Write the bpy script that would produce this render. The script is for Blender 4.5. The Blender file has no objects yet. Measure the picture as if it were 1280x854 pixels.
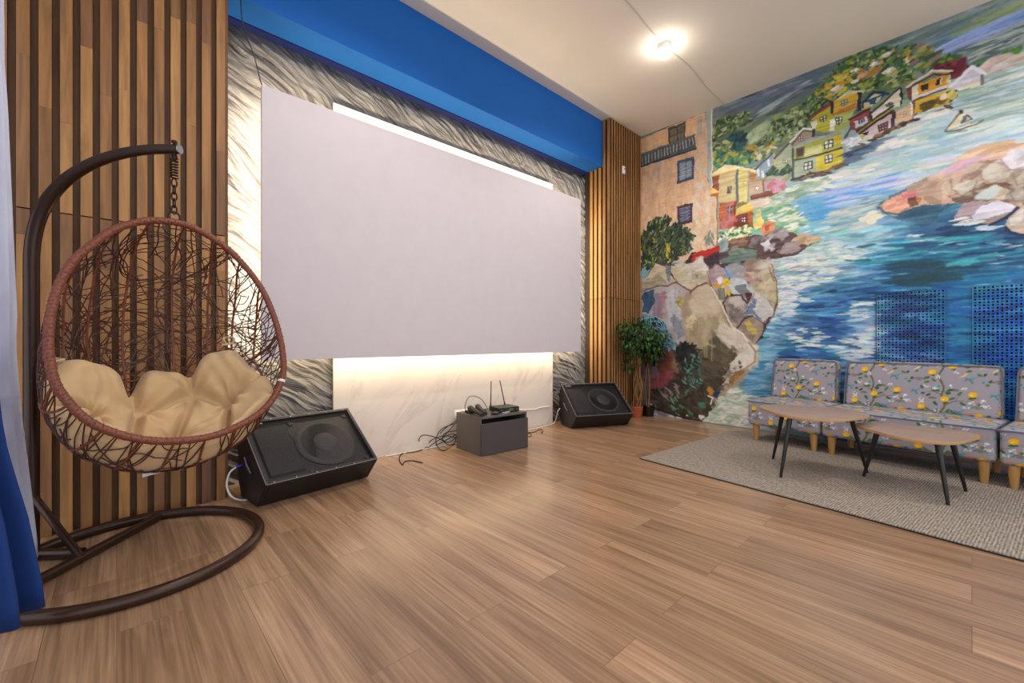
import bpy, bmesh, math, random
import numpy as np
from mathutils import Vector, Matrix
random.seed(7)
RNG = np.random.default_rng(11)
C = bpy.context.scene.collection
SC = bpy.context.scene
R = math.radians

# ------------------------------------------------------------------ camera geometry (level camera, eye 1.0 m)
F = 533.0; CX = 640.0; CY = 426.0; AZ = R(47.17)
DX, DY = math.cos(AZ), math.sin(AZ)
RX, RY = math.sin(AZ), -math.cos(AZ)
def ray(u, v):
    a = (u - CX) / F
    return (DX + RX * a, DY + RY * a, (CY - v) / F)
def on_plane(u, v, P, n):
    r = ray(u, v)
    t = sum(n[i] * (P[i] - (0, 0, 1)[i]) for i in range(3)) / sum(n[i] * r[i] for i in range(3))
    return Vector((r[0] * t, r[1] * t, 1 + r[2] * t))
def on_floor(u, v, z=0.0): return on_plane(u, v, (0, 0, z), (0, 0, 1))
def on_x(u, v, x): return on_plane(u, v, (x, 0, 0), (1, 0, 0))
def on_y(u, v, y): return on_plane(u, v, (0, y, 0), (0, 1, 0))

# ------------------------------------------------------------------ room dimensions
XM = 5.28          # mural wall
YB = 3.47          # stucco wall
ZC = 3.80          # ceiling
YS = 3.20          # front of left slat cladding
YF = 3.08          # front of right slat column
XC = 4.53          # side of right slat column

def lin(c):
    out = []
    for v in c[:3]:
        v = v / 255.0
        out.append(v / 12.92 if v <= 0.04045 else ((v + 0.055) / 1.055) ** 2.4)
    return tuple(out)
def lin4(c): return lin(c) + (1.0,)

# ------------------------------------------------------------------ mesh builder
class MB:
    def __init__(s): s.v = []; s.f = []
    def add(s, vs, fs):
        b = len(s.v); s.v += [tuple(p) for p in vs]; s.f += [tuple(i + b for i in f) for f in fs]; return b
    def box(s, lo, hi, M=None):
        x0, y0, z0 = lo; x1, y1, z1 = hi
        vs = [(x0,y0,z0),(x1,y0,z0),(x1,y1,z0),(x0,y1,z0),(x0,y0,z1),(x1,y0,z1),(x1,y1,z1),(x0,y1,z1)]
        if M is not None: vs = [M @ Vector(p) for p in vs]
        s.add(vs, [(3,2,1,0),(4,5,6,7),(0,1,5,4),(1,2,6,5),(2,3,7,6),(3,0,4,7)])
    def prism(s, poly, axis_a, axis_b, origin, ext):
        """polygon (a,b) extruded along ext"""
        n = len(poly); o = Vector(origin); A = Vector(axis_a); B = Vector(axis_b); E = Vector(ext)
        lo = [o + A * p[0] + B * p[1] for p in poly]; hi = [p + E for p in lo]
        fs = [tuple(range(n))[::-1], tuple(range(n, 2 * n))] + [(i, (i + 1) % n, n + (i + 1) % n, n + i) for i in range(n)]
        s.add(lo + hi, fs)
    def tube(s, pts, rad, seg=8, closed=False, cap=True):
        P = [Vector(p) for p in pts]; n = len(P)
        if n < 2: return
        rr = rad if hasattr(rad, '__len__') else [rad] * n
        T = []
        for i in range(n):
            a = P[(i - 1) % n] if (closed or i > 0) else P[i]
            b = P[(i + 1) % n] if (closed or i < n - 1) else P[i]
            t = b - a
            T.append(t.normalized() if t.length > 1e-9 else Vector((0, 0, 1)))
        ref = Vector((0, 0, 1)) if abs(T[0].z) < 0.9 else Vector((1, 0, 0))
        N = (ref - T[0] * ref.dot(T[0])).normalized()
        vs = []
        for i in range(n):
            N = N - T[i] * N.dot(T[i])
            if N.length < 1e-6: N = T[i].orthogonal()
            N.normalize(); B = T[i].cross(N)
            for k in range(seg):
                a = 2 * math.pi * k / seg
                vs.append(P[i] + (N * math.cos(a) + B * math.sin(a)) * rr[i])
        fs = []
        for i in range(n if closed else n - 1):
            j = (i + 1) % n
            for k in range(seg):
                l = (k + 1) % seg
                fs.append((i*seg+k, i*seg+l, j*seg+l, j*seg+k))
        if not closed and cap:
            fs.append(tuple(range(seg))[::-1]); fs.append(tuple((n-1)*seg + k for k in range(seg)))
        s.add(vs, fs)
    def lathe(s, prof, seg=24, M=None):
        """prof: (r,z) list around local z"""
        vs = []; n = len(prof)
        for r, z in prof:
            for k in range(seg):
                a = 2 * math.pi * k / seg
                p = Vector((r * math.cos(a), r * math.sin(a), z))
                vs.append(M @ p if M is not None else p)
        fs = [(i*seg+k, i*seg+(k+1)%seg, (i+1)*seg+(k+1)%seg, (i+1)*seg+k) for i in range(n-1) for k in range(seg)]
        if prof[0][0] > 1e-6: fs.append(tuple(range(seg))[::-1])
        if prof[-1][0] > 1e-6: fs.append(tuple((n-1)*seg + k for k in range(seg)))
        s.add(vs, fs)
    def grid(s, pts):
        """pts[i][j] -> quad sheet"""
        n = len(pts); m = len(pts[0])
        s.add([p for row in pts for p in row], [(i*m+j, i*m+j+1, (i+1)*m+j+1, (i+1)*m+j) for i in range(n-1) for j in range(m-1)])
    def build(s, name, mat, parent=None, smooth=True, bevel=0, angle=38, flip=False):
        me = bpy.data.meshes.new(name)
        me.from_pydata([tuple(p) for p in s.v], [], s.f); me.validate()
        return link_mesh(name, me, mat, parent, smooth, bevel, angle)

def link_mesh(name, me, mat, parent=None, smooth=True, bevel=0, angle=38, recalc=True):
    if recalc:
        bm = bmesh.new(); bm.from_mesh(me)
        bmesh.ops.recalc_face_normals(bm, faces=bm.faces[:]); bm.to_mesh(me); bm.free()
    if parent is not None:
        me.transform(world_of(parent).inverted())
    if smooth:
        me.polygons.foreach_set('use_smooth', [True] * len(me.polygons))
        try: me.set_sharp_from_angle(angle=R(angle))
        except Exception: pass
    for m in (mat if isinstance(mat, (list, tuple)) else [mat]): me.materials.append(m)
    o = bpy.data.objects.new(name, me); C.objects.link(o)
    if parent is not None: o.parent = parent
    if bevel:
        b = o.modifiers.new('bevel', 'BEVEL'); b.width = bevel; b.segments = 2; b.limit_method = 'ANGLE'; b.angle_limit = R(40)
    return o

def world_of(o):
    M = Matrix.LocRotScale(o.location, o.rotation_euler, o.scale)
    return world_of(o.parent) @ M if o.parent else M

def tag(o, label, cat=None, group=None, kind=None):
    if label: o['label'] = label
    if cat: o['category'] = cat
    if group: o['group'] = group
    if kind: o['kind'] = kind
    return o
def thing(name, label, cat, loc=(0, 0, 0), rotz=0.0, group=None):
    o = bpy.data.objects.new(name, None); C.objects.link(o)
    o.empty_display_size = 0.1
    o.location = loc; o.rotation_euler = (0, 0, rotz)
    return tag(o, label, cat, group)
def struct(o): o['kind'] = 'structure'; return o
def dup(root, loc, rotz, label, group=None):
    r = root.copy(); C.objects.link(r); r.location = loc; r.rotation_euler = (0, 0, rotz); r['label'] = label
    if group: r['group'] = group
    for ch in list(root.children):
        c = ch.copy(); C.objects.link(c); c.parent = r
        for g in ch.children:
            d = g.copy(); C.objects.link(d); d.parent = c
    return r

def smooth_path(pts, n=8, closed=False):
    """Catmull-Rom through pts"""
    P = [Vector(p) for p in pts]; m = len(P); out = []
    last = m if closed else m - 1
    for i in range(last):
        p1 = P[i]; p2 = P[(i + 1) % m]
        p0 = P[(i - 1) % m] if (closed or i > 0) else p1
        p3 = P[(i + 2) % m] if (closed or i + 2 < m) else p2
        for k in range(n):
            t = k / n
            out.append(0.5 * ((2*p1) + (p2-p0)*t + (2*p0-5*p1+4*p2-p3)*t*t + (-p0+3*p1-3*p2+p3)*t**3))
    if not closed: out.append(P[-1])
    return out

# ------------------------------------------------------------------ smooth value noise on arrays
def vnoise(x, y, seed=0, period=256):
    rng = np.random.default_rng(seed); G = rng.random((period, period))
    xi = np.floor(x).astype(int); yi = np.floor(y).astype(int)
    fx = x - xi; fy = y - yi
    fx = fx*fx*(3-2*fx); fy = fy*fy*(3-2*fy)
    g = lambda a, b: G[a % period, b % period]
    return (g(xi,yi)*(1-fx)*(1-fy) + g(xi+1,yi)*fx*(1-fy) + g(xi,yi+1)*(1-fx)*fy + g(xi+1,yi+1)*fx*fy)

# ------------------------------------------------------------------ materials
def new_mat(name):
    m = bpy.data.materials.new(name); m.use_nodes = True
    nt = m.node_tree; nt.nodes.clear()
    out = nt.nodes.new('ShaderNodeOutputMaterial'); b = nt.nodes.new('ShaderNodeBsdfPrincipled')
    nt.links.new(b.outputs[0], out.inputs[0])
    return m, nt, b
def nd(nt, t, **kw):
    n = nt.nodes.new(t)
    for k, v in kw.items():
        if k in n.inputs: n.inputs[k].default_value = v
        else: setattr(n, k, v)
    return n
def pbr(name, col, rough=0.6, metal=0.0, var=0.0, nscale=8.0, bump=0.0, bscale=60.0, stretch=(1,1,1), spec=0.5, sheen=0.0):
    """principled with procedural tone variation and bump in object space"""
    m, nt, b = new_mat(name); L = nt.links.new
    b.inputs['Roughness'].default_value = rough; b.inputs['Metallic'].default_value = metal
    b.inputs['Specular IOR Level'].default_value = spec
    if sheen: b.inputs['Sheen Weight'].default_value = sheen
    tc = nd(nt, 'ShaderNodeTexCoord'); mp = nd(nt, 'ShaderNodeMapping'); mp.inputs['Scale'].default_value = stretch
    L(tc.outputs['Object'], mp.inputs[0])
    nz = nd(nt, 'ShaderNodeTexNoise', Scale=nscale, Detail=5.0); L(mp.outputs[0], nz.inputs['Vector'])
    rp = nd(nt, 'ShaderNodeValToRGB')
    c = lin(col); v = max(var, 0.02)
    rp.color_ramp.elements[0].position = 0.3; rp.color_ramp.elements[1].position = 0.7
    rp.color_ramp.elements[0].color = tuple(max(0, x*(1-v)) for x in c) + (1,)
    rp.color_ramp.elements[1].color = tuple(min(1, x*(1+v)) for x in c) + (1,)
    L(nz.outputs['Fac'], rp.inputs[0]); L(rp.outputs[0], b.inputs['Base Color'])
    if bump:
        n2 = nd(nt, 'ShaderNodeTexNoise', Scale=bscale, Detail=4.0); L(mp.outputs[0], n2.inputs['Vector'])
        bp = nd(nt, 'ShaderNodeBump', Strength=bump, Distance=0.01); L(n2.outputs['Fac'], bp.inputs['Height']); L(bp.outputs[0], b.inputs['Normal'])
    return m
def wood(name, cols, axis=2, rough=0.5, grain=1.0, island=True, bump=0.15):
    """grain runs along axis; each island (slat, board) gets its own tone"""
    m, nt, b = new_mat(name); L = nt.links.new
    tc = nd(nt, 'ShaderNodeTexCoord'); mp = nd(nt, 'ShaderNodeMapping')
    s = [28.0, 28.0, 28.0]; s[axis] = 2.0; mp.inputs['Scale'].default_value = s
    L(tc.outputs['Object'], mp.inputs[0])
    geo = nd(nt, 'ShaderNodeNewGeometry')
    add = nd(nt, 'ShaderNodeVectorMath', operation='ADD'); mul = nd(nt, 'ShaderNodeMath', operation='MULTIPLY'); mul.inputs[1].default_value = 57.0
    L(geo.outputs['Random Per Island'], mul.inputs[0]); L(mp.outputs[0], add.inputs[0]); L(mul.outputs[0], add.inputs[1])
    nz = nd(nt, 'ShaderNodeTexNoise', Scale=1.0, Detail=6.0, Roughness=0.6, Distortion=0.6); L(add.outputs[0], nz.inputs['Vector'])
    rp = nd(nt, 'ShaderNodeValToRGB'); el = rp.color_ramp.elements
    cols = list(cols)*2 if len(cols) == 1 else cols
    while len(el) < len(cols): el.new(0.5)
    for i, c in enumerate(cols): el[i].position = i / max(1, len(cols) - 1); el[i].color = lin4(c)
    if island: L(geo.outputs['Random Per Island'], rp.inputs[0])
    else: rp.inputs[0].default_value = 0.5
    gr = nd(nt, 'ShaderNodeMapRange'); gr.inputs[1].default_value = 0.25; gr.inputs[2].default_value = 0.75
    gr.inputs[3].default_value = 1 - 0.45*grain; gr.inputs[4].default_value = 1 + 0.3*grain
    L(nz.outputs['Fac'], gr.inputs[0])
    mx = nd(nt, 'ShaderNodeVectorMath', operation='MULTIPLY'); L(rp.outputs[0], mx.inputs[0]); L(gr.outputs[0], mx.inputs[1])
    L(mx.outputs[0], b.inputs['Base Color']); b.inputs['Roughness'].default_value = rough
    bp = nd(nt, 'ShaderNodeBump', Strength=bump, Distance=0.004); L(nz.outputs['Fac'], bp.inputs['Height']); L(bp.outputs[0], b.inputs['Normal'])
    return m
def vcol(name, rough=0.6, bump=0.0, bscale=90.0, spec=0.4):
    m, nt, b = new_mat(name); L = nt.links.new
    a = nd(nt, 'ShaderNodeAttribute', attribute_name='paint'); L(a.outputs['Color'], b.inputs['Base Color'])
    b.inputs['Roughness'].default_value = rough; b.inputs['Specular IOR Level'].default_value = spec
    if bump:
        tc = nd(nt, 'ShaderNodeTexCoord')
        n2 = nd(nt, 'ShaderNodeTexNoise', Scale=bscale, Detail=3.0); L(tc.outputs['Object'], n2.inputs['Vector'])
        bp = nd(nt, 'ShaderNodeBump', Strength=bump, Distance=0.003); L(n2.outputs['Fac'], bp.inputs['Height']); L(bp.outputs[0], b.inputs['Normal'])
    return m
def emit(name, col, strength):
    m = bpy.data.materials.new(name); m.use_nodes = True; nt = m.node_tree; nt.nodes.clear()
    o = nt.nodes.new('ShaderNodeOutputMaterial'); e = nt.nodes.new('ShaderNodeEmission')
    e.inputs[0].default_value = lin4(col); e.inputs[1].default_value = strength; nt.links.new(e.outputs[0], o.inputs[0]); return m
def set_paint(me, rgb_lin):
    """rgb_lin (nverts,3) linear colours stored as point colour attribute"""
    a = me.color_attributes.new('paint', 'FLOAT_COLOR', 'POINT')
    buf = np.ones((len(me.vertices), 4), np.float32); buf[:, :3] = rgb_lin
    a.data.foreach_set('color', buf.ravel())
def s2l(a): return np.where(a <= 0.04045, a / 12.92, ((a + 0.055) / 1.055) ** 2.4)
# ------------------------------------------------------------------ the painted mural (canvas in wall coordinates)
RES = 0.0072; Y0, Y1 = -1.55, 3.16
MW = int((Y1 - Y0) / RES) + 1; MH = int(ZC / RES) + 1
yy = Y1 - np.arange(MW) * RES; zz = ZC - np.arange(MH) * RES
GY, GZ = np.meshgrid(yy, zz)
dep = XM * DX + GY * DY
PU = CX + F * (XM * RX + GY * RY) / dep; PV = CY - F * (GZ - 1) / dep       # where each spot of the wall lies in the photograph
GC, GR = np.meshgrid(np.arange(MW, dtype=float), np.arange(MH, dtype=float))
def WP(u, v):
    p = on_x(u, v, XM); return ((Y1 - p.y) / RES, (ZC - p.z) / RES)
WNX = (vnoise(GC/5, GR/5, 1) - .5) * 3.2 + (vnoise(GC/16, GR/16, 2) - .5) * 4
WNY = (vnoise(GC/5, GR/5, 3) - .5) * 3.2 + (vnoise(GC/16, GR/16, 4) - .5) * 4
BR1 = vnoise(GC/26, GR/2.2, 5) - .5; BR2 = vnoise(GC/3, GR/20, 6) - .5; BR3 = vnoise(GC/7, GR/7, 8) - .5

CTRL = [(890,150,115,128,128),(930,135,98,116,128),(960,125,90,108,124),(1000,110,98,114,130),(1020,100,80,100,116),(1060,80,90,115,115),
(1100,60,95,125,120),(1150,50,110,135,125),(1200,25,105,130,125),(1240,15,120,140,130),(1280,8,150,165,150),(1180,60,100,140,160),
(1215,45,95,140,190),(1250,30,140,160,215),(1280,20,165,175,235),(1200,70,95,125,130),(1230,60,105,130,128),(1260,50,130,150,145),(1280,42,150,160,155),
(1000,150,105,125,90),(900,170,95,115,95),(940,170,110,130,95),(980,160,115,140,95),(1010,140,85,110,70),(1050,110,85,110,65),(1100,100,90,120,75),(1130,90,100,120,75),
(1270,84,150,175,170),(1240,100,155,180,170),(1220,120,150,180,175),(1260,130,165,190,185),(1200,140,160,190,200),(1150,160,170,190,185),(1180,170,130,175,205),
(1230,150,140,185,200),(1270,150,165,195,195),(1100,180,190,200,190),(1150,190,150,185,205),(1200,180,165,195,205),(1250,170,170,200,200),(1060,200,170,190,195),
(1110,205,170,190,205),(1160,210,175,200,200),(1220,190,170,195,210),(1120,220,200,205,225),(1080,230,150,185,225),(1040,215,140,165,175),(1000,230,150,185,190),
(1040,240,150,180,225),(1090,240,185,205,210),(960,250,165,180,165),(990,260,110,175,215),(1020,260,95,165,215),(1060,265,130,170,195),(1100,255,110,150,180),
(1000,285,120,190,210),(950,280,130,190,165),(1040,290,130,185,205),(1080,290,130,180,205),(1000,310,185,210,205),(1050,310,165,200,205),(1100,300,150,185,215),
(1080,320,70,165,190),(1150,290,40,90,130),(1130,310,50,150,175),(1200,300,10,50,100),(1250,310,15,60,115),(1180,320,25,130,165),(1230,330,20,120,160),
(1280,330,40,150,175),(1280,350,30,110,185),(1240,350,25,110,165),(1190,345,10,95,135),(1150,340,20,100,140),(1100,340,35,110,160),(1060,340,120,160,190),
(1020,330,160,180,190),(985,330,170,190,195),(990,350,140,165,185),(1020,350,90,135,175),(1060,360,30,100,150),(1100,365,20,85,140),(980,380,150,180,210),
(1010,380,35,100,160),(1050,380,40,105,165),(1090,380,80,150,195),(1130,385,10,60,130),(1200,400,0,110,170),(1200,360,20,100,150),(1250,380,0,100,190),
(1280,400,0,80,180),(1140,420,20,80,150),(1160,440,20,70,140),(1000,410,60,110,155),(1040,410,25,80,150),(1080,410,120,160,200),(980,410,100,150,190),
(960,430,110,165,200),(990,440,30,100,155),(1030,440,30,90,150),(1060,440,80,130,180),(1200,440,0,120,170),(1250,440,0,80,180),(950,460,140,185,210),
(940,480,160,190,195),(920,490,180,200,190),(925,515,200,205,205),(890,525,220,215,205),(960,500,100,160,195),(1000,490,20,80,140),(1100,560,20,60,110),
(1280,560,20,70,130),(1500,300,40,120,170),(1500,150,170,190,195),(1500,0,120,150,150),(1500,450,0,90,170),(1150,262,35,95,130),(1125,285,90,150,185)]
ct = np.array(CTRL, float)
def base_field():
    st = 4; pu = PU[::st, ::st]; pv = PV[::st, ::st]
    num = np.zeros(pu.shape + (3,)); den = np.zeros(pu.shape)
    for u, v, r, g, b in CTRL:
        d2 = ((pu-u)/1.5)**2 + (pv-v)**2 + 4.0
        w = 1.0 / d2**1.9
        num += w[..., None] * np.array([r, g, b]); den += w
    s = num / den[..., None]
    ri = np.clip(GR/st, 0, s.shape[0]-1.001); ci = np.clip(GC/st, 0, s.shape[1]-1.001)
    r0 = ri.astype(int); c0 = ci.astype(int); fr = (ri-r0)[..., None]; fc = (ci-c0)[..., None]
    return (s[r0,c0]*(1-fr)*(1-fc)+s[r0+1,c0]*fr*(1-fc)+s[r0,c0+1]*(1-fr)*fc+s[r0+1,c0+1]*fr*fc)
CAN = base_field()
BASE = CAN.copy()
def dab(c, r, ln, wd, ang, col, al=0.85):
    e = max(ln, wd) + 1
    a0 = max(int(c-e), 0); a1 = min(int(c+e)+2, MW); b0 = max(int(r-e), 0); b1 = min(int(r+e)+2, MH)
    if a1 <= a0 or b1 <= b0: return
    x = GC[b0:b1, a0:a1]-c; y = GR[b0:b1, a0:a1]-r
    ca, sa = math.cos(ang), math.sin(ang)
    p = (x*ca+y*sa)/ln; q = (-x*sa+y*ca)/wd
    d = p*p+q*q + (BR3[b0:b1, a0:a1])*0.9
    m = np.clip((1.0-d)*2.2, 0, 1)[..., None]*al
    CAN[b0:b1, a0:a1] = CAN[b0:b1, a0:a1]*(1-m)+np.array(col, float)*m
def mask(pts, wob=1.0):
    P = [WP(*p) for p in pts]
    xs = [p[0] for p in P]; ys = [p[1] for p in P]
    a0 = max(int(min(xs))-5, 0); a1 = min(int(max(xs))+6, MW); b0 = max(int(min(ys))-5, 0); b1 = min(int(max(ys))+6, MH)
    if a1 <= a0 or b1 <= b0: return None
    x = GC[b0:b1,a0:a1]+WNX[b0:b1,a0:a1]*wob; y = GR[b0:b1,a0:a1]+WNY[b0:b1,a0:a1]*wob
    ins = np.zeros(x.shape, bool); n = len(P)
    for i in range(n):
        x1, y1 = P[i]; x2, y2 = P[(i+1) % n]
        if y1 == y2: continue
        c = ((y1 > y) != (y2 > y)) & (x < (x2-x1)*(y-y1)/(y2-y1)+x1)
        ins ^= c
    return ins, a0, a1, b0, b1
def T(z, pts):
    ox, oy, s = z; return [(ox+x/s, oy+y/s) for x, y in pts]
Z0 = (880,60,2.8475); Z1 = (880,80,7.119); Z2 = (1000,60,7.119); Z3 = (1140,0,8.136); Z4 = (880,190,7.119)
Z5 = (1020,180,4.381); Z6 = (800,130,4.27); Z7 = (800,320,6.1); Z8 = (800,430,8.0); ZB = (1000,60,4.496); ZW = (940,300,3.765)
def poly(z, pts, col, al=1.0, wob=0.6, tex=14, vert=False):
    m = mask(T(z, pts), wob)
    if m is None: return
    ins, a0, a1, b0, b1 = m
    t = (BR2 if vert else BR1)[b0:b1,a0:a1]*tex*2 + BR3[b0:b1,a0:a1]*tex
    k = (ins*al)[..., None]
    CAN[b0:b1,a0:a1] = CAN[b0:b1,a0:a1]*(1-k)+(np.array(col, float)+t[..., None])*k
def line(z, pts, w, col, al=1.0):
    P = [WP(*p) for p in T(z, pts)]
    for (x1,y1),(x2,y2) in zip(P, P[1:]):
        a0 = max(int(min(x1,x2)-w-3),0); a1 = min(int(max(x1,x2)+w+4),MW); b0 = max(int(min(y1,y2)-w-3),0); b1 = min(int(max(y1,y2)+w+4),MH)
        if a1 <= a0 or b1 <= b0: continue
        x = GC[b0:b1,a0:a1]+WNX[b0:b1,a0:a1]*.4; y = GR[b0:b1,a0:a1]+WNY[b0:b1,a0:a1]*.4
        L2 = (x2-x1)**2+(y2-y1)**2+1e-9
        t = np.clip(((x-x1)*(x2-x1)+(y-y1)*(y2-y1))/L2, 0, 1)
        d = np.hypot(x-x1-t*(x2-x1), y-y1-t*(y2-y1))
        k = (np.clip(w+.5-d, 0, 1)*al)[..., None]
        CAN[b0:b1,a0:a1] = CAN[b0:b1,a0:a1]*(1-k)+np.array(col, float)*k
def dabs(z, pts, n, cols, ln, wd, ang=0.0, aj=0.4, cj=14, al=0.85, wob=1.0):
    m = mask(T(z, pts), wob)
    if m is None: return
    ins, a0, a1, b0, b1 = m
    ix = np.argwhere(ins)
    if len(ix) == 0: return
    for k in range(n):
        rr, cc = ix[RNG.integers(len(ix))]
        s = RNG.uniform(.6, 1.35)
        if cols is None: col = BASE[rr+b0, cc+a0]+RNG.normal(0, 1)*cj
        else: col = np.array(cols[RNG.integers(len(cols))], float)
        col = np.clip(col+RNG.normal(0, cj, 3)*.4+RNG.normal(0, cj)*.5, 0, 255)
        dab(cc+a0, rr+b0, ln*s, wd*RNG.uniform(.7,1.3), ang+RNG.normal(0, aj), col, al)
ID = (0,0,1.0)
def window(z, q, frame, pane, bars=(1,1), w=1.0):
    poly(z, q, frame, wob=.3, tex=6)
    (x0,y0),(x1,y1),(x2,y2),(x3,y3) = q
    cx = sum(p[0] for p in q)/4; cy = sum(p[1] for p in q)/4
    poly(z, [(cx+(x-cx)*.72, cy+(y-cy)*.76) for x, y in q], pane, wob=.3, tex=10)
    for i in range(1, bars[0]+1):
        t = i/(bars[0]+1); line(z, [(x0+(x1-x0)*t, y0+(y1-y0)*t), (x3+(x2-x3)*t, y3+(y2-y3)*t)], w*.7, frame)
    for i in range(1, bars[1]+1):
        t = i/(bars[1]+1); line(z, [(x0+(x3-x0)*t, y0+(y3-y0)*t), (x1+(x2-x1)*t, y1+(y2-y1)*t)], w*.7, frame)

# water, sky: long dabs that vary the underlying tone
ALL = [(800,168),(1232,0),(1500,-110),(1500,640),(1280,600),(800,525)]
dabs(ID, ALL, 3800, None, 16, 2.6, 0.0, .10, 26, .55)
dabs(ID, [(960,300),(1500,290),(1500,560),(890,530),(940,440)], 2200, None, 15, 2.0, 0.0, .08, 36, .6)
# mountain haze strokes
dabs(ID, [(890,150),(1232,0),(1420,-70),(1400,30),(1180,90),(1060,90),(1000,125),(900,160)], 420, None, 18, 2.4, -.12, .12, 16, .55)
dabs(Z3, [(230,520),(560,350),(900,220),(1139,130),(1139,190),(800,320),(520,460)], 90, [(95,145,200),(150,170,228),(120,155,210),(170,180,235)], 20, 2.5, -.1, .1, 10, .7)
dabs(Z3, [(520,540),(800,400),(1139,240),(1139,330),(800,560),(600,600)], 90, [(70,95,100),(150,170,165),(90,115,118),(175,188,180)], 14, 1.8, -.1, .12, 10, .7)
dabs(Z3, [(450,330),(880,140),(1000,60),(1000,110),(600,290)], 40, [(135,160,110),(120,145,105)], 14, 2.4, -.1, .1, 10, .7)
dabs(Z1, [(500,420),(780,260),(960,130),(700,300),(560,450)], 26, [(165,175,180),(130,150,160)], 12, 1.6, -.2, .1, 8, .7)
# upper river: pale streaks of lilac, blue, cream
dabs(ID, [(1040,225),(1120,165),(1280,85),(1500,40),(1500,160),(1260,180),(1180,205),(1110,235),(1040,250)], 420,
     [(205,210,200),(160,195,215),(190,200,225),(140,185,215),(215,215,205),(175,205,205),(150,180,185)], 20, 2.2, 0.0, .09, 12, .65)
dabs(ID, [(1200,110),(1280,90),(1280,140),(1210,160)], 60, [(140,165,160),(120,150,150),(185,200,190)], 18, 1.8, 0, .08, 10, .6)
dabs(ID, [(1040,240),(1125,215),(1110,235),(1035,262)], 60, [(150,175,235),(90,160,225),(200,205,235)], 22, 2.2, 0, .06, 10, .7)
dabs(ID, [(990,275),(1020,248),(1050,255),(1030,280)], 22, [(70,155,220),(110,175,215)], 14, 2.2, 0, .08, 10, .7)
dabs(ID, [(1040,265),(1105,250),(1090,285),(1040,290)], 50, [(180,195,195),(200,205,195),(120,165,185)], 14, 2.0, -.05, .1, 10, .65)
# foam and ripples lower down
W_ = [(222,226,228),(195,210,222),(170,198,220),(228,228,218),(205,210,205)]
for pts, n in (([(975,330),(1040,300),(1080,310),(1020,345)], 90), ([(975,345),(1050,335),(1040,350),(985,362)], 70), ([(955,385),(975,350),(1010,352),(985,395),(960,405)], 130),
               ([(1050,385),(1095,375),(1100,400),(1060,395)], 26), ([(1040,430),(1095,410),(1095,445),(1048,452)], 80), ([(985,415),(1020,405),(1030,430),(1000,440)], 40),
               ([(955,375),(1010,365),(1010,378),(960,395)], 60), ([(1000,315),(1040,305),(1100,318),(1040,328)], 40), ([(1130,290),(1200,295),(1200,305),(1140,310)], 26),
               ([(1230,318),(1280,325),(1280,345),(1240,335)], 20), ([(1150,300),(1280,300),(1280,318),(1160,318)], 24)):
    dabs(ID, pts, int(n*.75), W_, 9, 1.3, 0.0, .12, 10, .75)
dabs(ID, [(1075,275),(1090,262),(1102,268),(1092,278)], 14, [(220,215,195)], 7, 3, -.2, .2, 6, .9)
dabs(ID, [(1120,300),(1200,290),(1280,310),(1400,320),(1400,360),(1120,350)], 150, [(10,100,145),(30,140,170),(5,80,130),(60,165,185),(0,60,110)], 22, 2.2, 0, .07, 12, .6)
dabs(ID, [(1130,325),(1200,335),(1200,355),(1130,355)], 40, [(10,60,80),(15,75,105)], 20, 3, 0, .06, 8, .7)
dabs(ID, [(1180,350),(1300,340),(1450,400),(1450,560),(1100,520),(1100,470),(1190,470)], 160, [(0,70,170),(0,100,180),(10,120,170),(0,60,140)], 20, 3, 0, .1, 10, .6)
# whitewater at the foot of the bush
dabs(Z8, [(650,740),(760,560),(960,400),(1080,420),(1080,720),(1000,820),(650,780)], 260, [(205,210,195),(170,190,165),(225,222,212),(150,175,140),(180,200,210),(235,230,220)], 11, 2.0, -.25, .4, 8, .75)
dabs(Z8, [(960,380),(1160,200),(1280,180),(1280,520),(1120,520)], 120, [(70,140,190),(30,110,165),(130,180,205),(100,160,200)], 14, 2.2, -.1, .15, 10, .6)
# vegetation on the hillside
GREENS = [(48,76,46),(84,112,66),(122,145,90),(150,165,108),(38,64,46),(180,190,150),(104,132,80)]
dabs(Z1, [(70,640),(120,500),(260,450),(400,440),(420,500),(230,600),(90,650)], 190, [(55,85,48),(105,132,74),(38,66,42),(85,112,62),(175,185,130)], 4.4, 2.2, -.3, .8, 14, .85)
dabs(Z1, [(560,560),(640,480),(820,400),(920,330),(980,360),(930,470),(900,560),(700,680),(560,700),(400,780),(360,854),(640,854),(560,720)], 470, GREENS, 4.4, 2.2, -.4, .9, 16, .85)
dabs(Z1, [(220,640),(300,600),(390,620),(350,760),(240,750)], 50, [(15,45,60),(25,70,85),(20,90,95)], 6, 3, -.5, .8, 10, .9)
poly(Z1, [(390,620),(560,490),(570,600),(480,690),(390,690)], (160,185,145), .9)
dabs(Z1, [(390,640),(560,500),(560,600),(440,690)], 26, [(150,175,130),(180,200,165)], 7, 3, -.6, .3, 8, .7)
dabs(Z1, [(70,720),(220,680),(240,780),(180,854),(80,854)], 70, [(140,160,90),(200,200,130),(95,120,70),(30,95,85)], 6, 3, -.4, .8, 12, .85)
dabs(Z1, [(340,854),(380,760),(460,700),(640,700),(600,854)], 90, [(50,80,55),(150,165,120),(215,215,170),(200,160,30),(90,120,80)], 5, 2.6, -.4, .9, 14, .85)
dabs(Z4, [(70,150),(90,20),(400,0),(440,100),(300,130),(200,110)], 110, [(60,110,80),(25,85,80),(170,180,90),(200,170,40),(95,130,80),(60,150,110)], 6, 3, -.4, .9, 14, .85)
VEG = [(45,78,40),(80,115,55),(118,148,72),(65,100,55),(140,155,60),(32,58,40),(175,170,115),(85,125,100),(58,92,48)]
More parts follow.
